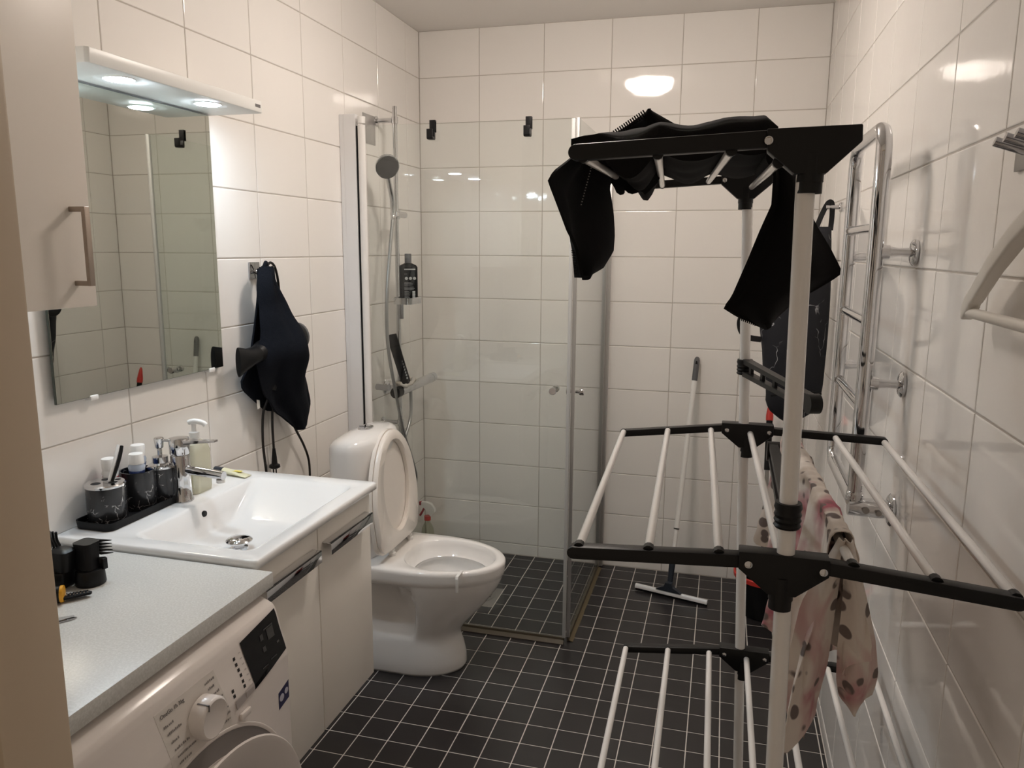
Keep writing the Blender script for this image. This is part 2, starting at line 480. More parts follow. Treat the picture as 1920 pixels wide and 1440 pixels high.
# ------------------------------------------------------------------ ceiling lamp (out of frame, seen in the tile reflections)
LX, LY = 0.945, -1.24
t = thing('ceiling_lamp', 'round warm white dome lamp on the ceiling, mirrored in the tiles', 'lamp', (LX, LY, H))
bm = BM(); lathe(bm, [(0.150, 0.0), (0.150, -0.018), (0.142, -0.022)], (LX, LY, H)); make('base_plate', bm, LAMPW, parent=t)
bm = BM(); lathe(bm, [(0.134, -0.023), (0.136, -0.036), (0.124, -0.060), (0.09, -0.078), (0.045, -0.087), (0.004, -0.089)], (LX, LY, H), seg=36); make('shade', bm, DOME, parent=t)

# ------------------------------------------------------------------ mirror + lamp over it
t = thing('wall_mirror', 'frameless rectangular mirror above the sink', 'mirror', (0.012, -1.912, 1.168))
bm = BM(); box(bm, 0.0165, 0.018, -2.209, -1.615, 1.169, 1.872); make('mirror_face', bm, MIRROR, False, parent=t)
bm = BM(); box(bm, 0.011, 0.0163, -2.210, -1.614, 1.168, 1.873); make('backing', bm, mat('mirror_edge', (0.08, 0.10, 0.09), 0.3), False, parent=t)
for y in (-2.105, -1.668):
    bm = BM(); box(bm, 0.003, 0.021, y - 0.012, y + 0.012, 1.160, 1.172, 0.002); make('clip', bm, WHP, parent=t)
t = thing('mirror_lamp', 'flat white lamp shelf with two glowing spots above the mirror', 'lamp', (0.0, -1.9, 1.875))
bm = BM(); prism(bm, [(0.001, -2.21), (0.001, -1.59), (0.168, -1.59), (0.175, -1.597), (0.175, -2.203), (0.168, -2.21)], 'z', 1.877, 1.908, 0.0015); make('housing', bm, LAMPW, parent=t)
for y in (-2.063, -1.757):
    bm = BM(); lathe(bm, [(0.034, 0.0), (0.034, -0.0025), (0.030, -0.003)], (0.120, y, 1.8772)); o = make('spot_ring', bm, LAMPW, parent=t)
    bm = BM(); lathe(bm, [(0.029, -0.0031), (0.028, -0.0042), (0.015, -0.0052), (0.002, -0.0055)], (0.120, y, 1.8772)); make('spot_lens', bm, SPOT, parent=o)
bm = BM(); box(bm, 0.1751, 0.1755, -1.628, -1.604, 1.889, 1.897); make('printed_mark', bm, PRINT, False, parent=t)

# ------------------------------------------------------------------ tall wall cabinet
t = thing('wall_cabinet', 'tall off-white wall cabinet left of the mirror', 'cabinet', (0.0, -2.57, 1.405))
bm = BM(); box(bm, 0.001, 0.281, -2.769, -2.371, 1.407, 2.20, 0.001); make('carcass', bm, CABW, parent=t)
bm = BM(); box(bm, 0.283, 0.300, -2.77, -2.370, 1.405, 2.202, 0.0015); dr = make('door', bm, CABW, parent=t)
bm = BM()
box(bm, 0.327, 0.335, -2.419, -2.407, 1.444, 1.583, 0.001)
box(bm, 0.299, 0.329, -2.418, -2.408, 1.574, 1.583, 0.001)
box(bm, 0.299, 0.329, -2.418, -2.408, 1.444, 1.453, 0.001)
make('handle', bm, HANDLE, parent=dr)

# ------------------------------------------------------------------ vanity, sink, faucet
t = thing('vanity_cabinet', 'wall-hung beige vanity cabinet with two doors under the sink', 'cabinet', (0.0, -1.955, 0.30))
bm = BM()
box(bm, 0.002, 0.481, -2.238, -2.222, 0.303, 0.849, 0.001); box(bm, 0.002, 0.481, -1.684, -1.668, 0.303, 0.849, 0.001)
box(bm, 0.0025, 0.018, -2.2219, -1.6841, 0.303, 0.849); box(bm, 0.0181, 0.481, -2.2219, -1.6841, 0.303, 0.319); box(bm, 0.462, 0.481, -2.2219, -1.6841, 0.80, 0.849)
make('carcass', bm, VANW, parent=t)
for (y0, y1, h0, h1) in ((-2.240, -1.957, -2.215, -1.983), (-1.953, -1.666, -1.935, -1.700)):
    bm = BM(); box(bm, 0.483, 0.500, y0, y1, 0.300, 0.842, 0.0012); dr = make('door', bm, VANW, parent=t)
    bm = BM()
    box(bm, 0.5002, 0.526, h0, h1, 0.796, 0.799, 0.0006)
    box(bm, 0.523, 0.526, h0, h1, 0.768, 0.799, 0.0006)
    hd = make('handle', bm, CHROME, parent=dr)
t = thing('sink', 'wide white ceramic sink with a sloping rectangular basin on the vanity', 'sink', (0.26, -1.952, 0.85))
bm = BM()
n = 6
X0, X1, Y0, Y1 = 0.002, 0.524, -2.244, -1.660
rings = [rrect(X0 + .006, X1 - .008, Y0 + .006, Y1 - .006, .008, 0.8515, n), rrect(X0, X1, Y0, Y1, .012, 0.857, n), rrect(X0, X1, Y0, Y1, .012, 0.868, n),
         rrect(X0 + .002, X1 - .002, Y0 + .002, Y1 - .002, .011, 0.8735, n), rrect(X0 + .006, X1 - .006, Y0 + .006, Y1 - .006, .009, 0.875, n),
         rrect(0.168, 0.482, -2.200, -1.710, .028, 0.8745, n), rrect(0.172, 0.477, -2.194, -1.715, .026, 0.873, n), rrect(0.177, 0.472, -2.186, -1.722, .026, 0.868, n),
         rrect(0.190, 0.462, -2.150, -1.800, .030, 0.832, n), rrect(0.197, 0.452, -2.120, -1.845, .03, 0.806, n), rrect(0.212, 0.436, -2.098, -1.87, .03, 0.797, n), rrect(0.29, 0.354, -2.047, -1.983, .03, 0.793, n)]
loft(bm, rings, cap0=False)
make('basin', bm, SINKM, parent=t, angle=60)
bm = BM(); lathe(bm, [(0.0085, 0.0), (0.0085, 0.004), (0.004, 0.0045)], (0.1825, -1.958, 0.848), 'x', 20); make('overflow_hole', bm, BLKM, parent=t)
bm = BM(); lathe(bm, [(0.022, 0.0), (0.020, 0.006), (0.012, 0.007), (0.012, 0.018), (0.031, 0.020), (0.032, 0.023), (0.026, 0.028), (0.012, 0.031), (0.002, 0.0315)], (0.322, -2.015, 0.7925)); make('drain_plug', bm, CHROME, parent=t)

fx, fy = 0.116, -1.948
t = thing('faucet', 'chrome single-lever faucet at the back of the sink', 'faucet', (fx, fy, 0.875))
bm = BM(); lathe(bm, [(0.027, 0.0005), (0.027, 0.004), (0.0245, 0.008), (0.0235, 0.05), (0.0235, 0.118), (0.0225, 0.121)], (fx, fy, 0.875)); make('body', bm, CHROME, parent=t)
bm = BM(); tube(bm, [(fx + .012, fy, 0.958), (fx + .05, fy, 0.956), (fx + .125, fy, 0.950)], 0.0115, 18); sp = make('spout', bm, CHROME, parent=t)
bm = BM(); lathe(bm, [(0.0105, 0.0), (0.0105, -0.008), (0.008, -0.0085)], (fx + .115, fy, 0.940)); make('aerator', bm, WHP, parent=sp)
bm = BM(); lathe(bm, [(0.0228, 0.1225), (0.0245, 0.125), (0.0255, 0.155), (0.0235, 0.164), (0.004, 0.167)], (fx, fy, 0.875)); lv = make('lever_cap', bm, CHROME, parent=t)
bm = BM(); loft(bm, [[(fx + .016, fy - .014, 1.024), (fx + .016, fy + .014, 1.024), (fx + .016, fy + .014, 1.036), (fx + .016, fy - .014, 1.036)],
                     [(fx + .06, fy - .009, 1.030), (fx + .06, fy + .009, 1.030), (fx + .06, fy + .009, 1.037), (fx + .06, fy - .009, 1.037)],
                     [(fx + .108, fy - .007, 1.036), (fx + .108, fy + .007, 1.036), (fx + .108, fy + .007, 1.041), (fx + .108, fy - .007, 1.041)]])
make('lever', bm, CHROME, parent=lv)

# ------------------------------------------------------------------ tray with cups
tz = 0.8752
t = thing('vanity_tray', 'long black tray on the sink edge by the wall', 'tray', (0.062, -2.04, tz))
bm = BM()
loft(bm, [rrect(.010, .112, -2.19, -1.915, .02, tz), rrect(.008, .114, -2.192, -1.913, .021, tz + .018), rrect(.0115, .1105, -2.1885, -1.9165, .018, tz + .018), rrect(.0135, .1085, -2.1865, -1.9185, .017, tz + .005)])
make('tray_body', bm, BLKM, parent=t)
bz = tz + 0.0055
def cup(cx, cy, r, h): return [(r - .003, 0), (r, .004), (r, h)]
t = thing('toothbrush_holder', 'black marble cup with slotted chrome lid at the tray end nearest the camera', 'cup', (.060, -2.138, bz))
bm = BM(); lathe(bm, cup(0, 0, .043, .086), (.060, -2.138, bz)); make('cup_body', bm, MARBLE, parent=t)
bm = BM(); lathe(bm, [(.0438, .0862), (.0442, .091), (.041, .094), (.002, .094)], (.060, -2.138, bz)); ld = make('lid', bm, CHROME, parent=t)
for dy, dx, rr in ((-.018, -.010, .011), (.016, -.014, .009), (.004, .018, .010), (.026, .012, .007)):
    bm = BM(); lathe(bm, [(rr, .0941), (rr - .001, .0946)], (.060 + dx, -2.138 + dy, bz), seg=18); make('slot', bm, BLKM, parent=ld)
t = thing('toothbrush', 'black and white toothbrush standing in the slotted marble cup', 'toothbrush', (.078, -2.132, bz + .096))
bm = BM(); tube(bm, catmull([(.076, -2.134, bz + .0965), (.083, -2.122, bz + .13), (.082, -2.108, bz + .155), (.079, -2.099, bz + .172)], 5), .004, 10, radii=None); make('handle', bm, BLKP, parent=t)
bm = BM(); tube(bm, catmull([(.071, -2.136, bz + .0965), (.0755, -2.125, bz + .13), (.0745, -2.111, bz + .158), (.073, -2.101, bz + .174)], 5), .0045, 10); make('white_side', bm, WHP, parent=t)
t = thing('tumbler', 'black marble tumbler in the middle of the tray holding white tubes', 'cup', (.058, -2.032, bz))
bm = BM(); loft(bm, [[(.058 + r * math.cos(2 * PI * k / 28), -2.032 + r * math.sin(2 * PI * k / 28), bz + h) for k in range(28)] for r, h in ((.038, 0), (.041, .004), (.041, .094), (.0375, .094), (.0365, .012))]); make('cup_body', bm, MARBLE, parent=t)
def tubebottle(name, label, cx, cy, z0, h, r, body, lblm, lean=(0, 0)):
    q = thing(name, label, 'tube', (cx, cy, z0))
    def ring(k_, wx, wy, n=24):
        z = z0 + h * k_; ox, oy = cx + lean[0] * h * k_, cy + lean[1] * h * k_
        return [(ox + wx * math.cos(2 * PI * i / n) * .8 + wy * math.sin(2 * PI * i / n) * .6, oy - wx * math.cos(2 * PI * i / n) * .6 + wy * math.sin(2 * PI * i / n) * .8, z) for i in range(n)]
    bm = BM(); loft(bm, [ring(0, r * .62, .0025), ring(.3, r * .72, r * .38), ring(.62, r * .88, r * .80), ring(.74, r * .98, r * .96), ring(.80, r * .80, r * .80)]); make('tube_body', bm, body, parent=q)
    bm = BM(); loft(bm, [ring(.48, r * .835, r * .645), ring(.62, r * .91, r * .83), ring(.68, r * .97, r * .93)], False, False); make('printed_band', bm, lblm, parent=q)
    bm = BM(); loft(bm, [ring(.805, r * .86, r * .86), ring(.985, r * .82, r * .82), ring(1.0, r * .76, r * .76)]); make('cap', bm, WHP, parent=q)
tubebottle('toothpaste_tube', 'white tube with blue print and white cap, front one in the marble tumbler', .066, -2.042, bz + .0125, .128, .0205, PALE, BLUELBL, (0.05, -0.06))
tubebottle('toothpaste_tube', 'white tube with blue print and wide cap, rear one in the marble tumbler', .048, -2.022, bz + .0125, .138, .0205, PALE, BLUELBL, (-0.03, 0.09))
tubebottle('mouthcare_tube', 'white tube with a red label and white cap behind the slotted cup', .034, -2.085, bz + .0002, .136, .0195, WHP, REDLBL, (-.03, -.05))
dx_, dy_ = .076, -1.972
t = thing('soap_dispenser', 'black marble soap dispenser with chrome pump at the far tray end', 'dispenser', (dx_, dy_, bz))
bm = BM(); lathe(bm, [(.031, 0), (.034, .004), (.034, .086)], (dx_, dy_, bz)); make('bottle', bm, MARBLE, parent=t)
bm = BM(); lathe(bm, [(.0345, .0862), (.0345, .091), (.022, .098), (.019, .099), (.019, .114), (.012, .116), (.006, .117), (.006, .133), (.010, .137), (.012, .160), (.010, .162)], (dx_, dy_, bz)); pu = make('pump', bm, CHROME, parent=t)
bm = BM(); tube(bm, [(dx_ + .004, dy_, bz + .155), (dx_ + .035, dy_ + .01, bz + .154), (dx_ + .048, dy_ + .013, bz + .150)], .0035, 10); make('nozzle', bm, CHROME, parent=pu)
sx, sy = .100, -1.868
t = thing('soap_bottle', 'clear hand soap bottle with white pump behind the faucet', 'bottle', (sx, sy, .8755))
bm = BM(); loft(bm, [rrect(sx - .024, sx + .024, sy - .034, sy + .034, .014, .8755), rrect(sx - .026, sx + .026, sy - .036, sy + .036, .016, .885), rrect(sx - .026, sx + .026, sy - .036, sy + .036, .016, .985), rrect(sx - .022, sx + .022, sy - .03, sy + .03, .016, 1.006), rrect(sx - .012, sx + .012, sy - .013, sy + .013, .0115, 1.016)]); make('bottle_body', bm, SOAPL, parent=t)
bm = BM(); box(bm, sx - .015, sx + .015, sy - .0368, sy - .0362, .888, .955); lb = make('label_panel', bm, CREAMP, False, parent=t)
bm = BM()
for k in range(6): box(bm, sx - .012, sx - .004, sy - .0372, sy - .0369, .905 + k * .006, .908 + k * .006)
make('barcode', bm, PRINTD, False, parent=lb)
bm = BM(); lathe(bm, [(.0135, 0), (.0135, .018), (.006, .020), (.006, .040), (.009, .042)], (sx, sy, 1.0165)); pu = make('pump', bm, WHP, parent=t)
bm = BM(); tube(bm, catmull([(sx - .012, sy - .004, 1.060), (sx + .003, sy, 1.064), (sx + .022, sy + .006, 1.060), (sx + .030, sy + .009, 1.053)], 4), .007, 10); make('nozzle', bm, WHP, parent=pu)
t = thing('cream_tube', 'small yellow and white cream tube lying on the sink by the wall', 'tube', (.10, -1.715, .8755))
bm = BM(); loft(bm, [[(.072 + .086 * s_, -1.716 - .010 * s_ + hw * math.cos(a), .8765 + th + th * math.sin(a)) for a in [2 * PI * k / 16 for k in range(16)]] for s_, hw, th in ((0, .012, .0085), (.5, .0145, .006), (1, .016, .0012))]); b_ = make('tube_body', bm, CREAMP, parent=t)
bm = BM(); box(bm, .10, .135, -1.727, -1.715, .8885, .8889); make('printed_mark', bm, mat('tube_yellow', (.75, .65, .12), .5), False, parent=b_)
bm = BM(); tube(bm, [(.070, -1.7155, .885), (.042, -1.712, .885)], .009, 14); make('cap', bm, BLUEG, parent=t)

# ------------------------------------------------------------------ washing machine and worktop
WY0, WY1 = -2.872, -2.272
t = thing('washing_machine', 'white front-loading washing machine under the worktop', 'washing machine', (0.3, -2.572, 0.0))
prof = [(0.02, 0.012), (0.600, 0.012), (0.605, 0.02), (0.605, 0.70), (0.5985, 0.728), (0.5905, 0.758), (0.585, 0.785), (0.5815, 0.797), (0.576, 0.805), (0.566, 0.8105), (0.552, 0.8160), (0.535, 0.8172), (0.02, 0.8175)]
bm = BM(); prism(bm, prof, 'y', WY0, WY1, 0.003); make('body', bm, WASH, parent=t, angle=50)
FZ = [(.0, .605), (.70, .605), (.728, .5985), (.758, .5905), (.785, .585), (.797, .5815), (.805, .576)]
def pz(y, z, e=0.0):          # point on the machine's front, e proud of it
    for (z0_, x0_), (z1_, x1_) in zip(FZ, FZ[1:]):
        if z <= z1_: break
    return (x0_ + (x1_ - x0_) * (z - z0_) / (z1_ - z0_) + e, y, z)
def plate(q, e=0.0006, n=10):
    bm = BM()
    (a, b, c, d) = [Vector((0, *p)) for p in q]     # bl, br, tr, tl
    rows = []
    for i in range(n + 1):
        L_ = a.lerp(d, i / n); R_ = b.lerp(c, i / n)
        rows.append([pz(*L_.lerp(R_, j / n).yz, e) for j in range(n + 1)])
    return sheet(bm, rows, 0.0004)
dsp = make('display', plate([(-2.390, .688), (-2.276, .712), (-2.280, .798), (-2.402, .786)], .0012), BLKGL, False, parent=t)
DG = mat('display_print', (.05, .05, .05), .4)
bm = BM()
for (y, z, w_, h_) in ((-2.330, .775, .030, .003), (-2.345, .760, .010, .012), (-2.345, .738, .010, .010), (-2.322, .752, .022, .022), (-2.300, .735, .008, .004), (-2.360, .712, .02, .002), (-2.330, .716, .02, .002)):
    sheet(bm, [[pz(y, z, .0020), pz(y + w_, z, .0020)], [pz(y, z + h_, .0020), pz(y + w_, z + h_, .0020)]])
make('display_marks', bm, DG, False, parent=dsp)['kind'] = 'stuff'
for (y, z) in ((-2.426, .767), (-2.424, .755), (-2.422, .744), (-2.420, .733), (-2.419, .721), (-2.418, .711), (-2.451, .719), (-2.450, .709)):
    make('indicator', plate([(y - .003, z - .003), (y + .003, z - .003), (y + .003, z + .003), (y - .003, z + .003)]), PRINTD, False, parent=t)
bm = BM()
for k in range(6): 
    y, z = -2.412 + k * .0016, .770 - k * .0114
    sheet(bm, [[pz(y, z, .0006), pz(y + .006, z, .0006)], [pz(y, z + .002, .0006), pz(y + .006, z + .002, .0006)]])
make('indicator_text', bm, WASHG, False, parent=t)
make('button', plate([(-2.4185, .686), (-2.3915, .689), (-2.394, .706), (-2.421, .703)], .002), WASHG, False, parent=t)
make('button', plate([(-2.449, .682), (-2.4205, .685), (-2.423, .702), (-2.452, .700)], .002), WASHG, False, parent=t)
bm = BM(); box(bm, .6052, .612, -2.443, -2.414, .656, .669, .002); make('drawer_latch', bm, WASH, parent=t)
# program panel
make('program_panel', plate([(-2.618, .652), (-2.462, .660), (-2.483, .778), (-2.632, .780)], .0004), mat('panel_grey', (.70, .66, .62), .3), False, parent=t)
bm = text_bm('OneGo 1h 3kg', .0095)
map_bm(bm, lambda c: pz(-2.622 + c.x, .767 + c.y, .0012 + c.z)); make('panel_text', bm, PRINT, False, parent=t)
words = [(-2.620, .750, .022), (-2.617, .737, .034), (-2.614, .722, .018), (-2.611, .708, .033), (-2.608, .694, .042), (-2.605, .680, .028),
         (-2.512, .764, .022), (-2.507, .752, .014), (-2.497, .752, .008), (-2.498, .739, .014), (-2.496, .727, .016), (-2.489, .714, .008), (-2.491, .702, .020), (-2.494, .690, .026), (-2.500, .678, .032)]
bm = BM(); rr = random.Random(3)
for (y, z, L_) in words:
    c_ = 0
    while c_ < L_:
        ww = rr.uniform(.0022, .0036); hh = rr.choice((.003, .003, .0042))
        sheet(bm, [[pz(y + c_, z, .0012), pz(y + c_ + ww, z, .0012)], [pz(y + c_, z + hh, .0012), pz(y + c_ + ww, z + hh, .0012)]])
        c_ += ww + rr.choice((.0008, .0008, .002))
make('program_list', bm, mat('print_soft', (.26, .24, .23), .6), False, parent=t)['kind'] = 'stuff'
# program knob
kc = Vector((0.597, -2.534, 0.722))
bm = BM(); lathe(bm, [(.0365, 0.0), (.0365, .024), (.0345, .027), (.032, .0285), (.031, .028), (.002, .028)], kc, 'x', 36); kn = make('program_knob', bm, WASH, parent=t)
bm = BM(); box(bm, kc.x + .006, kc.x + .0292, kc.y - .017, kc.y - .0145, kc.z + .0315, kc.z + .0335); box(bm, kc.x + .0283, kc.x + .0292, kc.y - .017, kc.y - .0145, kc.z + .022, kc.z + .0335); make('pointer', bm, PRINT, False, parent=kn)
# emblem sticker
bm = BM(); sheet(bm, [[pz(-2.314, .598, .0006), pz(-2.277, .606, .0006)], [pz(-2.314, .634, .0006), pz(-2.277, .644, .0006)]], .0004); em = make('emblem', bm, mat('emblem_navy', (.035, .035, .10), .3), False, parent=t)
bm = BM()
lathe(bm, [(.008, .0012), (.007, .0013)], (.605, -2.304, .620), 'x', 20); lathe(bm, [(.0065, .0012), (.0055, .0013)], (.605, -2.287, .626), 'x', 20)
make('emblem_rings', bm, mat('emblem_pale', (.55, .55, .65), .3), False, parent=em)
# front seam and door lip; gap shade painted as a flat dark ring
dc = Vector((.605, -2.552, .405))
bm = BM(); lathe(bm, [(.270, 0.0003), (.269, .0016), (.266, .0020), (.2625, .0006)], dc, 'x', 72, cap=False); make('door_recess_ring', bm, WASH, parent=t)
bm = BM(); lathe(bm, [(.262, .0005), (.222, .0007)], dc, 'x', 72, cap=False); make('door_gap_shade', bm, mat('washer_gap_shade', (.20, .185, .18), .5), parent=t)
bm = BM(); lathe(bm, [(.218, .0009), (.224, .016), (.246, .034), (.2545, .039), (.252, .042), (.243, .0415), (.215, .034), (.192, .030), (.186, .027)], dc, 'x', 72, cap=False); dd = make('door', bm, WASH, parent=t, angle=50)
bm = BM(); lathe(bm, [(.1855, .0268), (.175, .0305), (.14, .038), (.08, .044), (.003, .046)], dc, 'x', 56); make('porthole_glass', bm, DARKGL, parent=dd)
t = thing('worktop', 'speckled pale grey worktop above the washing machine', 'worktop', (.28, -2.65, .829))
bm = BM(); box(bm, .001, .563, YF + .006, -2.2475, .829, .860, .0015); make('slab', bm, WORKT, parent=t)
# battens that carry the worktop over the machine
bm = BM(); box(bm, .001, .02, YF + .006, -2.28, .8265, .8288); make('support_batten', bm, CABW, False, parent=t)

# ------------------------------------------------------------------ clipper things on the worktop
z0 = .8602
t = thing('clipper_stand', 'black hair clipper stand with combs on the worktop corner', 'clipper stand', (.25, -2.42, z0))
bm = BM(); lathe(bm, [(.027, 0), (.028, .003), (.026, .028), (.024, .031)], (.276, -2.388, z0)); make('base', bm, BLKP, parent=t)
bm = BM(); prism(bm, [(.13, -2.50), (.252, -2.43), (.245, -2.376), (.165, -2.382), (.12, -2.42)], 'z', z0, z0 + .034, .004); make('tray', bm, BLKP, parent=t)
bm = BM(); loft(bm, [rrect(.252, .292, -2.405, -2.368, .010, z0 + .0315), rrect(.254, .288, -2.402, -2.368, .010, z0 + .05), rrect(.246, .286, -2.400, -2.362, .010, z0 + .082)]); cm = make('comb_attachment', bm, BLKM, parent=t)
for k in range(5):
    zz = z0 + .052 + k * .0065
    bm = BM(); loft(bm, [[(.286, -2.368, zz), (.286, -2.366, zz + .004), (.272, -2.362, zz + .004), (.272, -2.364, zz)], [(.305 - k * .001, -2.356, zz + .001), (.305 - k * .001, -2.3555, zz + .002), (.303, -2.355, zz + .002), (.303, -2.356, zz + .001)]]); make('tooth', bm, BLKM, parent=cm)
bm = BM(); loft(bm, [rrect(.216, .258, -2.430, -2.388, .010, z0 + .0345), rrect(.216, .258, -2.428, -2.390, .010, z0 + .072), rrect(.222, .252, -2.422, -2.396, .008, z0 + .076)]); make('clipper_head', bm, BLKP, parent=t)
bm = BM(); prism(bm, [(.287, -2.373), (.297, -2.368), (.305, -2.372), (.303, -2.381), (.300, -2.381), (.299, -2.374), (.290, -2.379)], 'z', z0 + .028, z0 + .05, .001); make('latch', bm, BLKP, parent=t)
t2 = thing('clipper_comb', 'black comb with upright bent teeth behind the clipper stand', 'comb', (.195, -2.398, z0 + .0345))
bm = BM(); box(bm, .176, .2145, -2.408, -2.388, z0 + .0345, z0 + .056, .003); make('comb_base', bm, BLKM, parent=t2)
for k in range(5):
    x_ = .179 + k * .008
    bm = BM(); tube(bm, catmull([(x_, -2.398, z0 + .055), (x_ + .005, -2.394, z0 + .068), (x_ - .002, -2.394, z0 + .084), (x_ - .001, -2.396, z0 + .101)], 4), .0026, 6); make('tooth', bm, BLKM, parent=t2)
t = thing('trimmer', 'black trimmer with a yellow ring lying on the worktop', 'trimmer', (.255, -2.475, z0))
bm = BM(); tube(bm, [(.20, -2.52, z0 + .016), (.262, -2.478, z0 + .016)], .0155, 16); make('trimmer_body', bm, BLKP, parent=t)
bm = BM(); tube(bm, [(.2622, -2.4779, z0 + .016), (.2665, -2.475, z0 + .016)], .0158, 18); make('ring', bm, YEL, parent=t)
bm = BM(); prism(bm, [(.267, -2.484), (.262, -2.462), (.284, -2.440), (.297, -2.4400), (.299, -2.446), (.275, -2.476)], 'z', z0 + .005, z0 + .010, .001); cb = make('comb_plate', bm, BLKM, parent=t)
for k in range(7):
    s_ = k / 6
    bm = BM(); a = Vector((.262 + .026 * s_, -2.464 + .022 * s_, z0 + .0105)); b_ = a + Vector((.012, -.012, .004)); tube(bm, [a, b_], .0013, 5); make('tooth', bm, DCHROME, parent=cb)
t = thing('metal_clip', 'small shiny metal hair clip by the worktop edge at the door frame', 'clip', (.325, -2.538, z0))
bm = BM(); prism(bm, [(.300, -2.566), (.306, -2.572), (.338, -2.532), (.341, -2.522), (.334, -2.524)], 'z', z0, z0 + .003, .0006); make('lower_blade', bm, DCHROME, parent=t)
bm = BM(); loft(bm, [[(.305, -2.567, z0 + .004), (.311, -2.563, z0 + .004), (.311, -2.563, z0 + .012), (.305, -2.567, z0 + .012)], [(.333, -2.528, z0 + .004), (.338, -2.525, z0 + .004), (.338, -2.525, z0 + .007), (.333, -2.528, z0 + .007)]]); make('upper_blade', bm, CHROME, parent=t)

for o_ in [o_ for o_ in COL.objects if o_.parent is None and o_.name.split('.')[0] in ('clipper_stand', 'clipper_comb')]:
    o_.location += Vector((-.026, -.006, 0))

# ------------------------------------------------------------------ toilet
TY = -1.058
t = thing('toilet', 'white porcelain toilet with raised lid between vanity and shower', 'toilet', (.42, TY, 0.0))
bm = BM()
def pinch(ring, z):
    # pocket in each flank behind the bowl, under the rim slab
    dep = sst(.118, .165, z) * (1 - sst(.338, .362, z))
    if dep <= 0: return ring
    xr_ = .415 + .022 * math.sin(PI * (z - .12) / .25)
    out = []
    for x, y, zz in ring:
        k = dep * (1 - sst(xr_ - .035, xr_ + .008, x))
        yy = TY + (y - TY) * (1 - k) + math.copysign(min(abs(y - TY), .062), y - TY) * k
        out.append((x, yy, zz))
    return out
prv = [(0, .573, .128), (.010, .576, .131), (.045, .573, .128), (.085, .563, .121), (.105, .556, .115), (.120, .553, .112), (.134, .5545, .112), (.150, .561, .115), (.165, .572, .120), (.19, .592, .128), (.225, .625, .140), (.265, .657, .152), (.31, .690, .163), (.342, .7065, .171), (.360, .7125, .1745)]
rg = [dring(.16 - .03 * z_ / .36, .39 + .03 * z_ / .36, xf_, TY, hw_, z_, 96) for z_, xf_, hw_ in prv]
rg += [dring(.13, .42, .7135, TY, .1755, .366, 96), dring(.13, .42, .7185, TY, .1795, .372, 96), dring(.13, .42, .7205, TY, .1808, .385, 96), dring(.13, .42, .722, TY, .1815, .405, 96), dring(.131, .42, .722, TY, .1810, .414, 96), dring(.134, .42, .717, TY, .1765, .4205, 96),
       dring(.352, .50, .690, TY, .146, .4205, 96, 2.4), dring(.358, .50, .684, TY, .140, .4165, 96, 2.4), dring(.361, .50, .681, TY, .137, .40, 96, 2.4), dring(.374, .50, .668, TY, .127, .372, 96, 2.2), dring(.385, .50, .656, TY, .118, .364, 96, 2.2),
       dring(.380, .50, .662, TY, .124, .356, 96, 2.2), dring(.372, .50, .668, TY, .130, .345, 96, 2.2), dring(.385, .50, .655, TY, .120, .31, 96, 2), dring(.41, .50, .62, TY, .095, .265, 96, 2), dring(.45, .51, .57, TY, .055, .235, 96, 2)]
rg = [pinch(r_, r_[0][2]) if q_ < len(prv) else r_ for q_, r_ in enumerate(rg)]
loft(bm, rg)
make('bowl', bm, PORC, parent=t, angle=75)
bm = BM(); loft(bm, [dring(.403, .50, .630, TY, .101, .278, pb=2), dring(.402, .50, .631, TY, .102, .280, pb=2)]); make('water', bm, WATER, parent=t)
bm = BM()
loft(bm, [dring(.125, .215, .280, TY, .150, .4215, pb=5), dring(.122, .215, .288, TY, .170, .52, pb=5), dring(.122, .21, .290, TY, .180, .70, pb=5), dring(.122, .21, .290, TY, .184, .815, pb=5), dring(.124, .21, .288, TY, .182, .838, pb=5),
          dring(.132, .21, .280, TY, .172, .853, pb=4), dring(.150, .21, .262, TY, .145, .864, pb=3), dring(.18, .21, .235, TY, .08, .870, pb=2)])
make('tank', bm, PORC, parent=t, angle=75)
bm = BM(); loft(bm, [[(.197 + .026 * k_ * math.cos(a), TY + .036 * k_ * math.sin(a), z_) for a in [2 * PI * i / 28 for i in range(28)]] for k_, z_ in ((1, .8690), (1, .8745), (.9, .876), (.1, .8755))]); fb = make('flush_button', bm, CHROME, parent=t)
bm = BM(); box(bm, .1715, .2225, TY - .0008, TY + .0008, .8758, .8765); make('button_gap', bm, BLKM, False, parent=fb)
# lid and seat: drawn in a plane (s up from the hinge, w across), then stood against the tank
def stand(s_, w_, off):           # hinge x .303, z .428, leaning back
    a = math.radians(4.2)
    return (.303 - s_ * math.sin(a) + off * math.cos(a), TY + w_, .428 + s_ * math.cos(a) + off * math.sin(a))
def egg(sb, scn, st, hb, hm, k_=1.0, n=48):
    out = []
    for i in range(n):
        a = 2 * PI * i / n
        c, s = math.cos(a), math.sin(a)
        if c >= 0: out.append((scn + (st - scn) * c, hm * s))
        else:
            f = abs(c) ** (2 / 6.0); out.append((scn - (scn - sb) * f, (hm * (1 - f) + hb * f) * 1.0 * math.copysign(abs(s) ** (2 / 6.0), s)))
    return out
def slab_rings(outer, offs, sc_=1.0):
    return [[stand(s_, w_, o_) for s_, w_ in outer] for o_ in offs]
bm = BM(); E1 = egg(.012, .17, .444, .172, .184); loft(bm, slab_rings(E1, (.0, .002, .012, .014))); make('lid', bm, SEATP, parent=t)
E2 = egg(.020, .17, .440, .168, .180); E3 = [(.238 + .165 * math.cos(2 * PI * i / 48), .112 * math.sin(2 * PI * i / 48)) for i in range(48)]
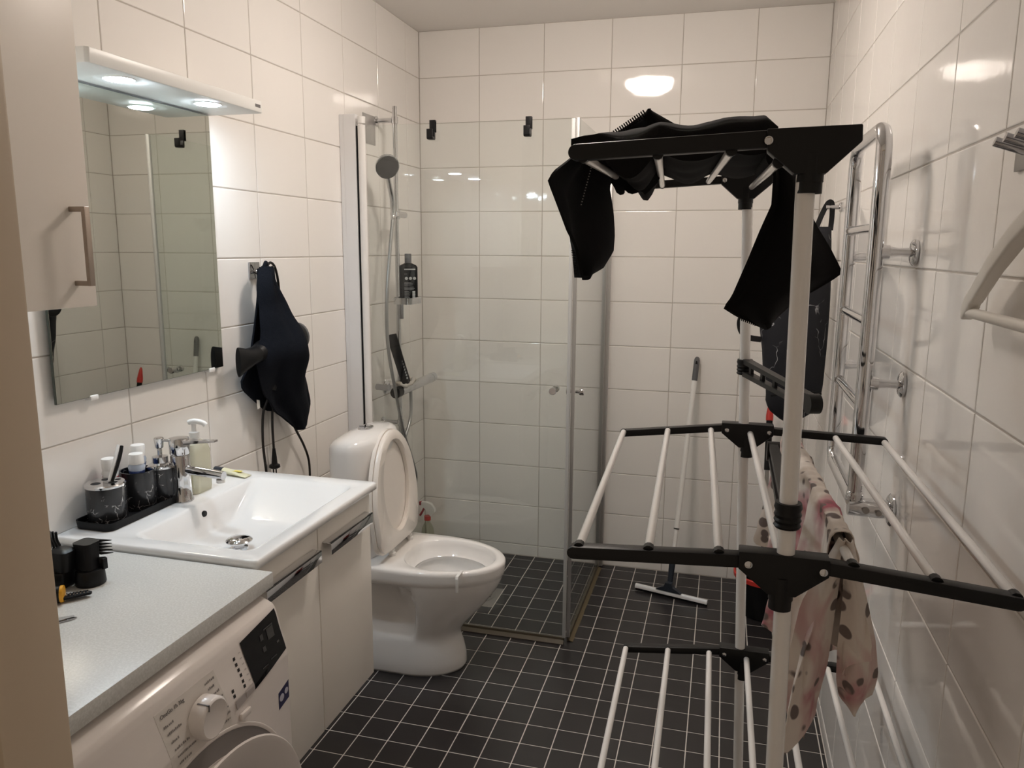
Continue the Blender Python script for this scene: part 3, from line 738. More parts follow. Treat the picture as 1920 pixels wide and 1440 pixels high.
E2b = [(.23 + (s_ - .23) * .97, w_ * .97) for s_, w_ in E2]; E3b = [(.238 + (s_ - .238) * .97, w_ * .96) for s_, w_ in E3]; E3c = [(.238 + (s_ - .238) * 1.03, w_ * 1.05) for s_, w_ in E3]
bm = BM(); rgs = [[stand(s_, w_, .0155) for s_, w_ in E3], [stand(s_, w_, .0155) for s_, w_ in E2], [stand(s_, w_, .026) for s_, w_ in E2], [stand(s_, w_, .032) for s_, w_ in E2b], [stand(s_, w_, .033) for s_, w_ in E3c], [stand(s_, w_, .028) for s_, w_ in E3], [stand(s_, w_, .0155) for s_, w_ in E3]]
loft(bm, rgs, False, False); bmesh.ops.remove_doubles(bm, verts=bm.verts[:], dist=1e-5); make('seat', bm, SEATP, parent=t, angle=45)
for y in (-.954, -1.117):
    bm = BM(); lathe(bm, [(.013, .0), (.013, .010), (.008, .013)], (.318, y, .4212)); tube(bm, [(.316, y - .012, .436), (.316, y + .012, .436)], .008, 12); make('hinge', bm, WHP, parent=t)
t = thing('toilet_block_hanger', 'small white plastic hanger hooked over the toilet rim', 'hanger', (.607, -1.225, .42))
bm = BM(); prism(bm, [(-1.185, .4225), (-1.185, .4245), (-1.2375, .4245), (-1.2415, .415), (-1.2385, .366), (-1.2345, .366), (-1.2375, .412), (-1.2345, .4225)], 'x', .601, .611, .0006); make('strap', bm, WHP, parent=t)

# ------------------------------------------------------------------ shower enclosure
GY = -0.80; GX = 0.905
t = thing('shower_enclosure', 'corner shower enclosure of clear glass with grey aluminium profiles', 'shower', (.45, -.40, 0.0))
bm = BM(); box(bm, .001, .066, GY - .012, GY + .014, 0.002, 2.005, .002); box(bm, .020, .0665, GY - .0135, GY - .0125, .002, 2.004); make('wall_profile', bm, ALU, parent=t)
bm = BM(); tube(bm, [(.0875, GY - .002, .002), (.0875, GY - .002, 1.965)], .0145, 18); hp = make('hinge_tube', bm, WHMET, parent=t)
bm = BM(); tube(bm, [(.0875, GY - .002, 1.971), (.0875, GY - .002, 1.995)], .0145, 18); make('tube_cap', bm, WHP, parent=hp)
bm = BM(); box(bm, .0668, .0725, GY - .006, GY + .006, .002, 1.963); make('profile_gap_seal', bm, BLKM, False, parent=t)
bm = BM(); box(bm, .107, .885, GY - .003, GY + .003, .022, 1.962); g1 = make('front_door', bm, GLASS, False, parent=t); g1['label'] = 'clear glass door facing the camera'
bm = BM(); box(bm, .886, .899, GY - .008, GY + .004, .022, 1.960, .002); make('edge_seal', bm, SEALG, parent=g1)
bm = BM(); box(bm, .107, .893, GY - .004, GY + .004, .001, .0215, .001); prism(bm, [(GY - .004, .012), (GY - .022, .003), (GY - .022, .001), (GY - .004, .008)], 'x', .107, .893); make('bottom_seal', bm, RUBBER, parent=g1)
bm = BM(); box(bm, GX - .003, GX + .003, GY + .016, -.047, .022, 1.966); g2 = make('side_door', bm, GLASS, False, parent=t); g2['label'] = 'clear glass door meeting the back wall'
bm = BM(); box(bm, GX - .005, GX + .008, GY + .003, GY + .0155, .022, 1.964, .002); make('edge_seal', bm, ALUD, parent=g2)
bm = BM(); box(bm, GX - .004, GX + .004, GY + .010, -.046, .001, .0215, .001); make('bottom_seal', bm, RUBBER, parent=g2)
bm = BM(); sg = 24; rows = []
for k in range(sg + 1):
    y_ = GY + .012 + (.74) * k / sg; wv = .016 + .004 * noise.noise((k * 1.3, 2, 0))
    rows.append([(GX + .0045, y_, .006), (GX + .004 + wv, y_, .002)])
sheet(bm, rows, .0015); make('drip_strip', bm, mat('yellowed_seal', (.13, .10, .05), .5), parent=g2)
bm = BM(); box(bm, GX - .018, GX + .020, -.030, -.001, .002, 2.005, .002); box(bm, GX - .012, GX + .006, -.046, -.0305, .002, 2.0, .002); make('back_profile', bm, ALUD, parent=t)
def knob_bm(p, ax):
    bm = BM(); lathe(bm, [(.0065, .0), (.0065, .014), (.0125, .015), (.0135, .018), (.0135, .030), (.012, .032)], p, ax, 20); return bm
bm = BM(); lathe(bm, [(.0065, -.0035), (.0065, -.018), (.0125, -.019), (.0135, -.022), (.0135, -.034), (.012, -.036)], (.838, GY, 1.0), 'y', 20); make('knob', bm, CHROME, parent=g1)
bm = BM(); lathe(bm, [(.0065, .0035), (.0065, .018), (.0125, .019), (.0135, .022), (.0135, .034)], (.838, GY, 1.0), 'y', 20); make('knob', bm, CHROME, parent=g1)
make('knob', knob_bm((GX + .0035, GY + .055, .988), 'x'), CHROME, parent=g2)
bm = BM(); lathe(bm, [(.0065, -.0035), (.0065, -.018), (.0125, -.019), (.0135, -.030)], (GX, GY + .055, .988), 'x', 20); make('knob', bm, CHROME, parent=g2)
for x_, side in ((.371, 'nearer the hand shower'), (.732, 'nearer the glass corner')):
    t = thing('glass_hook', 'black plastic hook over the shower glass top, the one ' + side, 'hook', (x_, GY, 1.93), 'black hooks on the shower glass')
    bm = BM(); prism(bm, [(GY - .0075, 1.905), (GY - .0075, 1.9725), (GY + .0075, 1.9725), (GY + .0075, 1.930), (GY + .0042, 1.930), (GY + .0042, 1.9665), (GY - .0042, 1.9665), (GY - .0042, 1.905)], 'x', x_ - .011, x_ + .011, .001); make('clamp', bm, BLKP, parent=t)
    bm = BM(); prism(bm, [(GY - .0077, 1.930), (GY - .0077, 1.902), (GY - .034, 1.902), (GY - .038, 1.907), (GY - .038, 1.938), (GY - .031, 1.938), (GY - .031, 1.912), (GY - .014, 1.912), (GY - .0125, 1.930)], 'x', x_ - .011, x_ + .011, .001); make('hook_arm', bm, BLKP, parent=t)

# ------------------------------------------------------------------ shower set on the left wall
RX, RYY = .085, -.487
t = thing('shower_set', 'chrome shower rail with hand shower and thermostat mixer on the left wall', 'shower set', (.04, RYY, 0.9))
bm = BM(); tube(bm, [(RX, RYY, .46), (RX, RYY, 2.085)], .0095, 16); rl = make('rail', bm, CHROME, parent=t)
for z_ in (.76, 2.03):
    bm = BM(); tube(bm, [(.0005, RYY, z_), (RX, RYY, z_)], .009, 12); lathe(bm, [(.014, -.013), (.0145, .0), (.014, .013)], (RX, RYY, z_)); lathe(bm, [(.02, .0005), (.02, .006)], (0, RYY, z_), 'x', 20); make('rail_bracket', bm, CHROME, parent=rl)
bm = BM(); box(bm, .0006, .0035, RYY - .125, RYY - .012, 1.93, 2.045, .001); make('wall_plate', bm, ALUD, parent=t)
bm = BM(); lathe(bm, [(.015, -.020), (.016, 0), (.015, .020)], (RX, RYY, 1.652)); tube(bm, [(RX + .004, RYY - .015, 1.652), (RX + .014, RYY - .062, 1.652)], .0145, 16); tube(bm, [(RX, RYY, 1.652), (RX, RYY + .085, 1.652)], .0135, 16); sl = make('slider', bm, CHROME, parent=rl)
# hand shower
hc = Vector((.130, -.668, 1.826))
hn = Vector((.62, -.66, -.42)).normalized()
def disc_bm(prof, c, nrm, seg=30):
    bm = BM(); u = nrm.orthogonal().normalized(); v = nrm.cross(u); rings = []
    for r, h in prof: rings.append([c + nrm * h + (u * math.cos(2 * PI * k / seg) + v * math.sin(2 * PI * k / seg)) * r for k in range(seg)])
    return loft(bm, rings)
hs = make('hand_shower', disc_bm([(.020, -.030), (.044, -.020), (.0485, -.010), (.0485, -.001), (.046, .0)], hc, hn), CHROME, parent=t)
make('spray_face', disc_bm([(.0445, .0002), (.0440, .003), (.002, .0035)], hc, hn), mat('spray_rubber', (.045, .043, .042), .5), parent=hs)
bm = BM(); tube(bm, catmull([hc - hn * .020 - Vector((0, 0, .012)), (.108, -.60, 1.755), (.102, -.565, 1.71), (.100, -.556, 1.655), (.102, -.562, 1.632)], 5), .0105, 14); make('grip', bm, CHROME, parent=hs)
# mixer
bm = BM(); tube(bm, [(.098, -.520, .905), (.098, -.155, .905)], .022, 20); mx = make('mixer_body', bm, CHROME, parent=t)
bm = BM(); tube(bm, [(.098, -.565, .905), (.098, -.522, .905)], .0235, 20); make('mixer_knob', bm, BLKP, parent=mx)
bm = BM(); tube(bm, [(.098, -.154, .905), (.098, -.118, .905)], .0225, 20); make('mixer_knob', bm, CHROME, parent=mx)
for y_ in (-.60, -.30):
    bm = BM(); tube(bm, [(.0008, y_ if y_ > -.5 else -.445, .905), (.09, y_ if y_ > -.5 else -.445, .905)], .012, 14); lathe(bm, [(.03, .0006), (.03, .006), (.022, .012)], (0, y_ if y_ > -.5 else -.445, .905), 'x', 22); make('inlet', bm, CHROME, parent=mx)
bm = BM(); tube(bm, [(.03, -.60, .935), (.09, -.61, .935)], .013, 14); make('valve', bm, DCHROME, parent=t)
bm = BM(); tube(bm, [(.045, -.515, .02), (.045, -.515, .74)], .011, 12); make('riser_pipe', bm, DCHROME, parent=t)
bm = BM(); tube(bm, catmull([(0.098, -0.395, 0.882), (0.100, -0.407, 0.773), (0.100, -0.465, 0.700), (0.100, -0.532, 0.644), (0.100, -0.569, 0.594), (0.100, -0.600, 0.520), (0.100, -0.585, 0.455), (0.101, -0.530, 0.425), (0.102, -0.432, 0.438), (0.102, -0.375, 0.446), (0.102, -0.360, 0.487), (0.102, -0.413, 0.589), (0.102, -0.492, 0.719), (0.102, -0.575, 0.923), (0.102, -0.632, 1.090), (0.102, -0.646, 1.224), (0.102, -0.634, 1.353), (0.102, -0.600, 1.503), (0.102, -0.567, 1.627)], 8), .0072, 12); make('hose', bm, HOSE, parent=t)
# shelf on the rail
bm = BM(); sxx, syy, szz = .112, -.46, 1.278
loft(bm, [rrect(sxx - .040, sxx + .045, syy - .060, syy + .075, .022, szz), rrect(sxx - .042, sxx + .047, syy - .062, syy + .077, .023, szz + .028), rrect(sxx - .040, sxx + .045, syy - .060, syy + .075, .022, szz + .028), rrect(sxx - .038, sxx + .043, syy - .058, syy + .073, .021, szz + .004)]); sh = make('shelf', bm, CHROME, parent=rl)
bm = BM(); tube(bm, [(RX + .014, RYY - .005, szz - .062), (RX + .014, RYY - .005, szz)], .012, 14); make('shelf_clamp', bm, DCHROME, parent=sh)
# shampoo bottle
bx_, by_, bz_ = .118, -.450, 1.2825
t = thing('shampoo_bottle', 'black shampoo bottle with three white icons on the shower shelf', 'bottle', (bx_, by_, bz_))
A = math.radians(34)
def rotz(bm, c, a):
    ca, sa = math.cos(a), math.sin(a)
    for v in bm.verts:
        x, y = v.co.x - c[0], v.co.y - c[1]; v.co.x = c[0] + x * ca - y * sa; v.co.y = c[1] + x * sa + y * ca
    return bm
bm = BM(); hw, hd = .0385, .021
loft(bm, [rrect(bx_ - hw + .003, bx_ + hw - .003, by_ - hd, by_ + hd, .012, bz_), rrect(bx_ - hw, bx_ + hw, by_ - hd - .002, by_ + hd + .002, .014, bz_ + .006), rrect(bx_ - hw, bx_ + hw, by_ - hd - .002, by_ + hd + .002, .014, bz_ + .150), rrect(bx_ - hw + .004, bx_ + hw - .004, by_ - hd, by_ + hd, .014, bz_ + .158), rrect(bx_ - .015, bx_ + .015, by_ - .014, by_ + .014, .0135, bz_ + .168)])
make('bottle_body', rotz(bm, (bx_, by_), A), BLKM, parent=t)
bm = BM(); lathe(bm, [(.0145, .1685), (.0145, .205), (.013, .2075)], (bx_, by_, bz_)); make('cap', bm, GREYP, parent=t)
LBL = mat('label_print', (.45, .45, .45), .5)
bm = BM(); yf = by_ - hd - .0025
box(bm, bx_ - .022, bx_ + .026, yf - .0004, yf, bz_ + .140, bz_ + .1445)
for k in range(3): lathe(bm, [(.0066, 0), (.006, -.0004)], (bx_ - .013 + k * .0175, yf, bz_ + .104), 'y', 18)
for k, (z_, w_) in enumerate(((.122, .012), (.085, .03), (.080, .036), (.075, .03), (.066, .042), (.061, .044), (.056, .040), (.048, .020), (.043, .022), (.038, .020), (.033, .022), (.028, .018), (.023, .022))): box(bm, bx_ - .022, bx_ - .022 + w_, yf - .0003, yf, bz_ + z_, bz_ + z_ + .0011)
make('label_print', rotz(bm, (bx_, by_), A), LBL, False, parent=t)
bm = BM(); 
for k in range(8): box(bm, bx_ + .012, bx_ + .024, yf - .0004, yf, bz_ + .018 + k * .0042, bz_ + .018 + k * .0042 + (.0026 if k % 3 else .0034))
make('barcode', rotz(bm, (bx_, by_), A), mat('label_white', (.7, .7, .7), .5), False, parent=t)
# squeeze tube standing on the mixer
t = thing('shower_gel_tube', 'dark squeeze tube leaning on the shower mixer', 'tube', (.105, -.485, .929))
bm = BM(); c0 = Vector((.112, -.478, .934)); c1 = Vector((.085, -.565, 1.155)); rings = []
for s_, a_, b_ in ((0, .020, .020), (.12, .0215, .0215), (.6, .022, .014), (1.0, .0225, .0025)):
    c = c0.lerp(c1, s_); rings.append([c + Vector((.62, .55, .14)) .normalized() * a_ * math.cos(2 * PI * k / 20) + Vector((.6, -.78, -.2)).normalized() * b_ * math.sin(2 * PI * k / 20) for k in range(20)])
loft(bm, rings); tb = make('tube_body', bm, BLKM, parent=t)
bm = BM()
for k in range(7):
    c = c0.lerp(c1, .14 + .055 * k) + Vector((.6, -.78, -.2)).normalized() * (.021 - .0016 * k) + Vector((.62, .55, .14)).normalized() * .008; box(bm, c.x - .003, c.x + .003, c.y - .002, c.y + .002, c.z - .004, c.z + .004)
make('lettering', bm, LBL, False, parent=tb)
t = thing('wash_cloth', 'crumpled pale wash cloth around the tube on the mixer', 'cloth', (.11, -.46, .927))
bm = BM(); pts = []
for k in range(29):
    a = 2 * PI * k / 28; pts.append((.104 + .032 * math.cos(a), -.465 + .058 * math.sin(a), .934 + .006 * math.sin(3 * a + 1) + .010 * (math.sin(a) > 0.2)))
tube(bm, pts, .0085, 10, radii=[.008 + .003 * math.sin(k * 1.9) for k in range(29)]); make('cloth_roll', bm, SOAPB, parent=t)
# spray bottle on the shower floor
px, py = .055, -.105
t = thing('spray_bottle', 'clear spray bottle with red and white trigger in the shower corner', 'bottle', (px, py, 0.0))
bm = BM(); lathe(bm, [(.030, .0015), (.033, .006), (.033, .10), (.028, .135), (.014, .165), (.0125, .178)], (px, py, 0)); make('bottle_body', bm, BOTGL, parent=t)
bm = BM(); lathe(bm, [(.0285, .004), (.0305, .008), (.0305, .055), (.002, .0555)], (px, py, 0)); make('cleaner_liquid', bm, mat('green_liquid', (.42, .44, .16), .15), parent=t)
bm = BM(); tube(bm, [(px, py, .015), (px, py, .18)], .0025, 8); make('dip_tube', bm, WHP, parent=t)
bm = BM(); lathe(bm, [(.0165, .176), (.0165, .198)], (px, py, 0)); make('collar', bm, REDP, parent=t)
bm = BM(); loft(bm, [[(px - .030, py - .008, .250), (px - .030, py + .008, .250), (px - .030, py + .008, .268), (px - .030, py - .008, .268)], [(px - .005, py - .012, .232), (px - .005, py + .012, .232), (px - .005, py + .010, .270), (px - .005, py - .010, .270)], [(px + .02, py - .013, .2), (px + .02, py + .013, .2), (px + .022, py + .010, .262), (px + .022, py - .010, .262)], [(px + .040, py - .010, .222), (px + .040, py + .010, .222), (px + .040, py + .009, .238), (px + .040, py - .009, .238)]]); hd_ = make('trigger_head', bm, WHP, parent=t)
bm = BM(); box(bm, px - .042, px - .0305, py - .007, py + .007, .251, .270, .002); tube(bm, catmull([(px - .018, py, .235), (px - .028, py, .215), (px - .040, py, .196)], 4), .0055, 8); make('trigger', bm, DREDP, parent=hd_)

# floor drain
t = thing('floor_drain', 'square steel floor drain with round perforated grate in the shower', 'drain', ((DR[0] + DR[1]) / 2, (DR[2] + DR[3]) / 2, 0))
bm = BM(); box(bm, DR[0] + .002, DR[1] - .002, DR[2] + .002, DR[3] - .002, -.0013, .0005, .0005); make('plate', bm, STEEL, parent=t)
cx, cy = (DR[0] + DR[1]) / 2, (DR[2] + DR[3]) / 2
bm = BM(); lathe(bm, [(.060, .0006), (.060, .0020), (.056, .0022)], (cx, cy, 0), seg=36); gr = make('grate', bm, STEEL, parent=t)
for ring, (r_, n_) in enumerate(((.0, 1), (.014, 6), (.028, 12), (.043, 18))):
    for k in range(n_):
        a = 2 * PI * k / n_ + ring * .2
        bm = BM(); lathe(bm, [(.0042, .00225), (.0040, .0025)], (cx + r_ * math.cos(a), cy + r_ * math.sin(a), 0), seg=10); make('hole', bm, BLKM, False, parent=gr)

# ------------------------------------------------------------------ hooks, towel, hair dryer on the left wall
t = thing('wall_hook', 'square chrome robe hook on the left wall beside the mirror', 'hook', (.0, -1.41, 1.445))
bm = BM(); box(bm, .0006, .006, -1.437, -1.385, 1.417, 1.468, .001); make('plate', bm, DCHROME, parent=t)
for dy in (-.012, .014):
    bm = BM(); tube(bm, catmull([(.005, -1.41 + dy * .5, 1.440), (.030, -1.41 + dy, 1.432), (.050, -1.41 + dy * 1.3, 1.440), (.056, -1.41 + dy * 1.4, 1.456)], 5), .005, 12); make('prong', bm, CHROME, parent=t)
t = thing('hand_towel', 'dark navy towel hanging from the chrome hook over the hair dryer', 'towel', (.05, -1.44, 1.44))
Lp = [(.052, -1.455, 1.452), (.056, -1.472, 1.42), (.060, -1.478, 1.36), (.062, -1.484, 1.264), (.062, -1.500, 1.205), (.060, -1.510, 1.16), (.060, -1.500, 1.11), (.06, -1.480, 1.058), (.06, -1.42, .990), (.06, -1.349, .945), (.06, -1.318, .918), (.06, -1.300, .913)]
Rp = [(.052, -1.435, 1.456), (.058, -1.428, 1.425), (.062, -1.405, 1.385), (.064, -1.372, 1.328), (.066, -1.325, 1.25), (.068, -1.300, 1.19), (.068, -1.275, 1.12), (.066, -1.246, 1.05), (.064, -1.230, .99), (.062, -1.235, .955), (.062, -1.252, .925), (.06, -1.280, .912)]
bm = BM()
def tf(u, v, p):
    bulge = .055 * math.exp(-((p.z - 1.20) / .10) ** 2) * math.sin(PI * min(max(v, 0), 1))
    f = .016 * math.sin(v * 10 + 2.5 * u) * min(1, u * 3) * (1 - .5 * u) + .012 * math.sin(v * 4 - u * 3) + .006 * noise.noise((v * 6, u * 5, 2)) + .010 * max(0, 1 - abs(v - .32 - .1 * u) * 9) * min(1, 3 * u)
    return (bulge + f + .02 * math.sin(PI * v), .002 * math.sin(40 * u), .0)
lr_sheet(bm, Lp, Rp, 46, 22, tf, .007); make('cloth_front', bm, NAVY, parent=t, angle=80)
Lp2 = [(.040, -1.452, 1.448), (.036, -1.462, 1.36), (.020, -1.466, 1.27), (.016, -1.50, 1.15), (.018, -1.540, 1.115), (.018, -1.535, 1.085), (.02, -1.490, 1.05), (.02, -1.42, 1.0)]
Rp2 = [(.040, -1.436, 1.450), (.036, -1.41, 1.36), (.020, -1.36, 1.27), (.016, -1.33, 1.15), (.018, -1.32, 1.10), (.018, -1.32, 1.06), (.02, -1.33, 1.02), (.02, -1.36, .98)]
bm = BM(); lr_sheet(bm, Lp2, Rp2, 26, 12, lambda u, v, p: (.006 * math.sin(v * 7 + u * 4), 0, 0), .006); make('cloth_back', bm, NAVY, parent=t, angle=80)
bm = BM(); tube(bm, catmull([(.054, -1.444, 1.44), (.058, -1.436, 1.462), (.056, -1.426, 1.465), (.058, -1.428, 1.43)], 5), .006, 10); make('hanging_loop', bm, NAVY, parent=t)
bm = BM(); sheet(bm, [[(.045, -1.497, 1.048), (.045, -1.482, 1.044)], [(.047, -1.499, 1.018), (.047, -1.484, 1.020)]], .0006); make('care_tag', bm, WHP, False, parent=t)
t = thing('hair_dryer', 'black hair dryer with flat nozzle hanging behind the navy towel', 'hair dryer', (.058, -1.42, 1.20))
bm = BM()
def ring_y(y, rx, rz, cx_, cz_, n=24): return [(cx_ + rx * math.cos(2 * PI * k / n), y, cz_ + rz * math.sin(2 * PI * k / n)) for k in range(n)]
loft(bm, [ring_y(-1.510, .026, .026, .060, 1.192), ring_y(-1.48, .033, .035, .060, 1.196), ring_y(-1.40, .040, .043, .060, 1.205), ring_y(-1.33, .045, .048, .060, 1.215), ring_y(-1.285, .046, .050, .060, 1.220), ring_y(-1.272, .040, .044, .060, 1.221)]); bd = make('barrel', bm, BLKP, parent=t)
bm = BM(); loft(bm, [ring_y(-1.271, .041, .045, .060, 1.221), ring_y(-1.264, .043, .047, .060, 1.221), ring_y(-1.260, .034, .038, .060, 1.221)]); make('intake_grille', bm, GREYP, parent=bd)
bm = BM(); loft(bm, [ring_y(-1.512, .027, .027, .060, 1.192), ring_y(-1.535, .027, .027, .060, 1.189), ring_y(-1.56, .022, .032, .060, 1.184), ring_y(-1.598, .010, .044, .060, 1.180), ring_y(-1.602, .009, .044, .060, 1.180)]); nz_ = make('nozzle', bm, BLKP, parent=t)
bm = BM(); loft(bm, [ring_y(-1.6022, .007, .041, .060, 1.180), ring_y(-1.6030, .006, .040, .060, 1.180)]); make('nozzle_slot', bm, BLKM, parent=nz_)
bm = BM(); tube(bm, catmull([(.060, -1.405, 1.175), (.060, -1.425, 1.12), (.058, -1.44, 1.07)], 5), .018, 16); make('grip', bm, BLKP, parent=t)
bm = BM(); tube(bm, catmull([(.058, -1.436, 1.06), (.030, -1.44, 1.0), (.022, -1.44, .90), (.022, -1.43, .80), (.022, -1.42, .70)], 6), .0042, 8); make('cord', bm, CORD, parent=t)
bm = BM(); tube(bm, catmull([(.045, -1.43, 1.30), (.046, -1.425, 1.40), (.05, -1.405, 1.462), (.052, -1.375, 1.455), (.045, -1.345, 1.40), (.040, -1.338, 1.33), (.030, -1.33, 1.2), (.025, -1.33, 1.08), (.026, -1.268, .93), (.026, -1.20, .83), (.024, -1.165, .76), (.022, -1.160, .68)], 6), .0042, 8); make('cord_loop', bm, CORD, parent=t)
bm = BM(); tube(bm, catmull([(.03, -1.39, 1.0), (.024, -1.385, .93), (.022, -1.38, .86)], 5), .0042, 8); make('plug_cord', bm, CORD, parent=t)
bm = BM(); lathe(bm, [(.005, .0), (.0085, -.03), (.010, -.052), (.017, -.056), (.018, -.064), (.012, -.068)], (.022, -1.38, .862), seg=18); tube(bm, [(.017, -1.38, .794), (.017, -1.38, .776)], .0024, 8); tube(bm, [(.027, -1.38, .794), (.027, -1.38, .776)], .0024, 8); make('plug', bm, BLKP, parent=t)

# ------------------------------------------------------------------ towel warmer on the right wall
t = thing('towel_warmer', 'chrome ladder towel warmer on the right wall', 'towel warmer', (1.715, -1.65, .98))
TXX = 1.719; Yn, Yf_ = -1.822, -1.462
bm = BM(); arc = [(TXX, Yn, 1.0)]
for k in range(9):
    a = PI * k / 16; arc.append((TXX, Yn + .05 - .05 * math.cos(a), 1.708 + .05 * math.sin(a)))
for k in range(9):
    a = PI / 2 - PI * k / 16; arc.append((TXX, Yf_ - .05 + .05 * math.cos(a), 1.708 + .05 * math.sin(a)))
arc.append((TXX, Yf_, 1.02)); arc += [(TXX, Yf_ - .006, 1.0), (TXX, Yf_ - .02, .988), (TXX, Yf_ - .04, .984), (TXX, Yn + .01, .980)]
tube(bm, arc, .0158, 22); make('frame_tube', bm, CHROME, parent=t)
for z_ in (1.562, 1.368, 1.192):
    bm = BM(); tube(bm, [(TXX, Yn, z_), (TXX, Yf_, z_)], .0105, 16); lathe(bm, [(.0125, -.006), (.0125, .006)], (TXX, Yf_ - .014, z_), 'y', 16); make('rung', bm, CHROME, parent=t)
for z_ in (1.512, 1.241):
    for y_ in (Yn,):
        bm = BM(); tube(bm, [(TXX + .010, y_, z_), (TXX + .026, y_, z_), (TXX + .0262, y_, z_), (TXX + .042, y_, z_), (TXX + .074, y_, z_)], .013, 18, radii=[.0145, .0145, .0125, .0085, .0095]); mt = make('wall_mount', bm, CHROME, parent=t)
        bm = BM(); lathe(bm, [(.026, -.0005), (.027, -.006), (.022, -.010), (.012, -.011)], (W - .0005, y_, z_), 'x', 28); make('flange', bm, CHROME, parent=mt)
for z_ in (1.50, 1.23):
    bm = BM(); tube(bm, [(TXX + .010, Yf_, z_), (TXX + .026, Yf_, z_), (TXX + .042, Yf_, z_), (W - .006, Yf_, z_)], .013, 16, radii=[.0125, .0125, .0085, .0095]); mt = make('wall_mount', bm, CHROME, parent=t)
bm = BM(); tube(bm, [(TXX - .012, Yn - .002, .972), (TXX + .05, Yn - .002, .970), (W - .008, Yn - .002, .970)], .02, 22); vb = make('valve_body', bm, CHROME, parent=t)
bm = BM(); lathe(bm, [(.034, -.0005), (.035, -.005), (.030, -.009), (.021, -.010)], (W - .0005, Yn - .002, .970), 'x', 28); make('flange', bm, CHROME, parent=vb)
bm = BM(); lathe(bm, [(.0175, .985), (.0185, .992), (.0175, 1.004), (.014, 1.008)], (TXX, Yn, 0)); make('nut', bm, CHROME, parent=vb)
bm = BM(); tube(bm, [(TXX + .02, Yn - .0225, .972), (TXX + .02, Yn - .030, .972)], .007, 12); tube(bm, [(TXX + .045, Yn - .0215, .968), (TXX + .045, Yn - .031, .968)], .006, 10); make('screw', bm, STEEL, parent=vb)

# ------------------------------------------------------------------ peg hook and hanger on the right wall
t = thing('peg_hook', 'chrome multi-peg hook on the right wall at the frame edge', 'hook', (W, -2.40, 1.645))
bm = BM(); box(bm, W - .005, W - .0006, -2.54, -2.352, 1.620, 1.668, .001); make('plate', bm, STEEL, parent=t)
for k in range(4):
    y_ = -2.392 - k * .040
    bm = BM(); tube(bm, [(W - .0055, y_, 1.643), (W - .042, y_ + .002, 1.656)], .0062, 14); make('peg', bm, DCHROME, parent=t)
t = thing('clothes_hanger', 'white painted clothes hanger with round bar under the peg hook', 'hanger', (1.768, -2.60, 1.44))
def sl_ring(c, hw_, hh_, n_=16):
    d = Vector((0, -.168, .105)).normalized(); u = Vector((0, .105, .168)).normalized(); v = Vector((1, 0, 0))
    sq_ = lambda q: math.copysign(abs(q) ** .3, q)
    return [c + v * hw_ * sq_(math.cos(2 * PI * (k + .5) / n_)) + u * hh_ * sq_(math.sin(2 * PI * (k + .5) / n_)) for k in range(n_)]
A0 = Vector((1.768, -2.300, 1.430)); 
bm = BM(); loft(bm, [sl_ring(A0 + Vector((0, .002, -.008)), .0080, .006), sl_ring(A0 + Vector((0, -.004, .002)), .0085, .012), sl_ring(A0 + Vector((0, -.022, .016)), .0085, .0135), sl_ring(A0 + Vector((0, -.026, .0185)), .0085, .0105), sl_ring(A0 + Vector((0, -.034, .0235)), .0085, .012), sl_ring(A0 + Vector((0, -.10, .068)), .0095, .013), sl_ring(Vector((1.768, -2.47, 1.535)), .0105, .013), sl_ring(Vector((1.768, -2.60, 1.590)), .0105, .014)])
make('arm', bm, HANGW, parent=t)
bm = BM(); d2 = lambda p: Vector((p[0], -5.2 - p[1], p[2]))
loft(bm, [[d2(p) for p in sl_ring(A0 + Vector((0, -.0, -.004)), .0095, .010)], [d2(p) for p in sl_ring(A0 + Vector((0, -.10, .068)), .0105, .013)], [d2(p) for p in sl_ring(Vector((1.768, -2.60, 1.590)), .0105, .014)]]); make('arm', bm, HANGW, parent=t)
bm = BM(); tube(bm, [(1.768, -2.312, 1.428), (1.768, -2.888, 1.428)], .0075, 14); make('bar', bm, HANGW, parent=t)
bm = BM(); tube(bm, catmull([(1.768, -2.60, 1.600), (1.768, -2.60, 1.625), (1.768, -2.575, 1.640), (1.768, -2.555, 1.655), (1.768, -2.575, 1.675), (1.768, -2.60, 1.668)], 5), .0022, 8); make('hook_wire', bm, DCHROME, parent=t)

# ------------------------------------------------------------------ drying rack
YN, YFR = -2.60, -1.875
t = thing('drying_rack', 'black and white three-tier tower drying rack in the foreground', 'drying rack', (1.51, -2.24, 0.0))
def postx(y, z):
    if y == YN: return 1.5085 + (1.545 - z) * .0155
    return 1.4600 + (1.66 - z) * .0395
for y_ in (YN, YFR):
    bm = BM(); tube(bm, [(postx(y_, 0.055), y_, 0.055), (postx(y_, 1.6), y_, 1.6)], .0108, 20); make('post', bm, WHMET, parent=t)
    bm = BM(); xb = postx(y_, .05); tube(bm, catmull([(xb - .20, y_, .045), (xb, y_, .055), (xb + .20, y_, .045)], 6), .011, 12); ft = make('foot', bm, BLKP, parent=t)
    for s in (-1, 1):
        bm = BM(); tube(bm, [(xb + s * .185, y_ - .010, .022), (xb + s * .185, y_ + .010, .022)], .0215, 18); make('wheel', bm, BLKP, parent=ft)
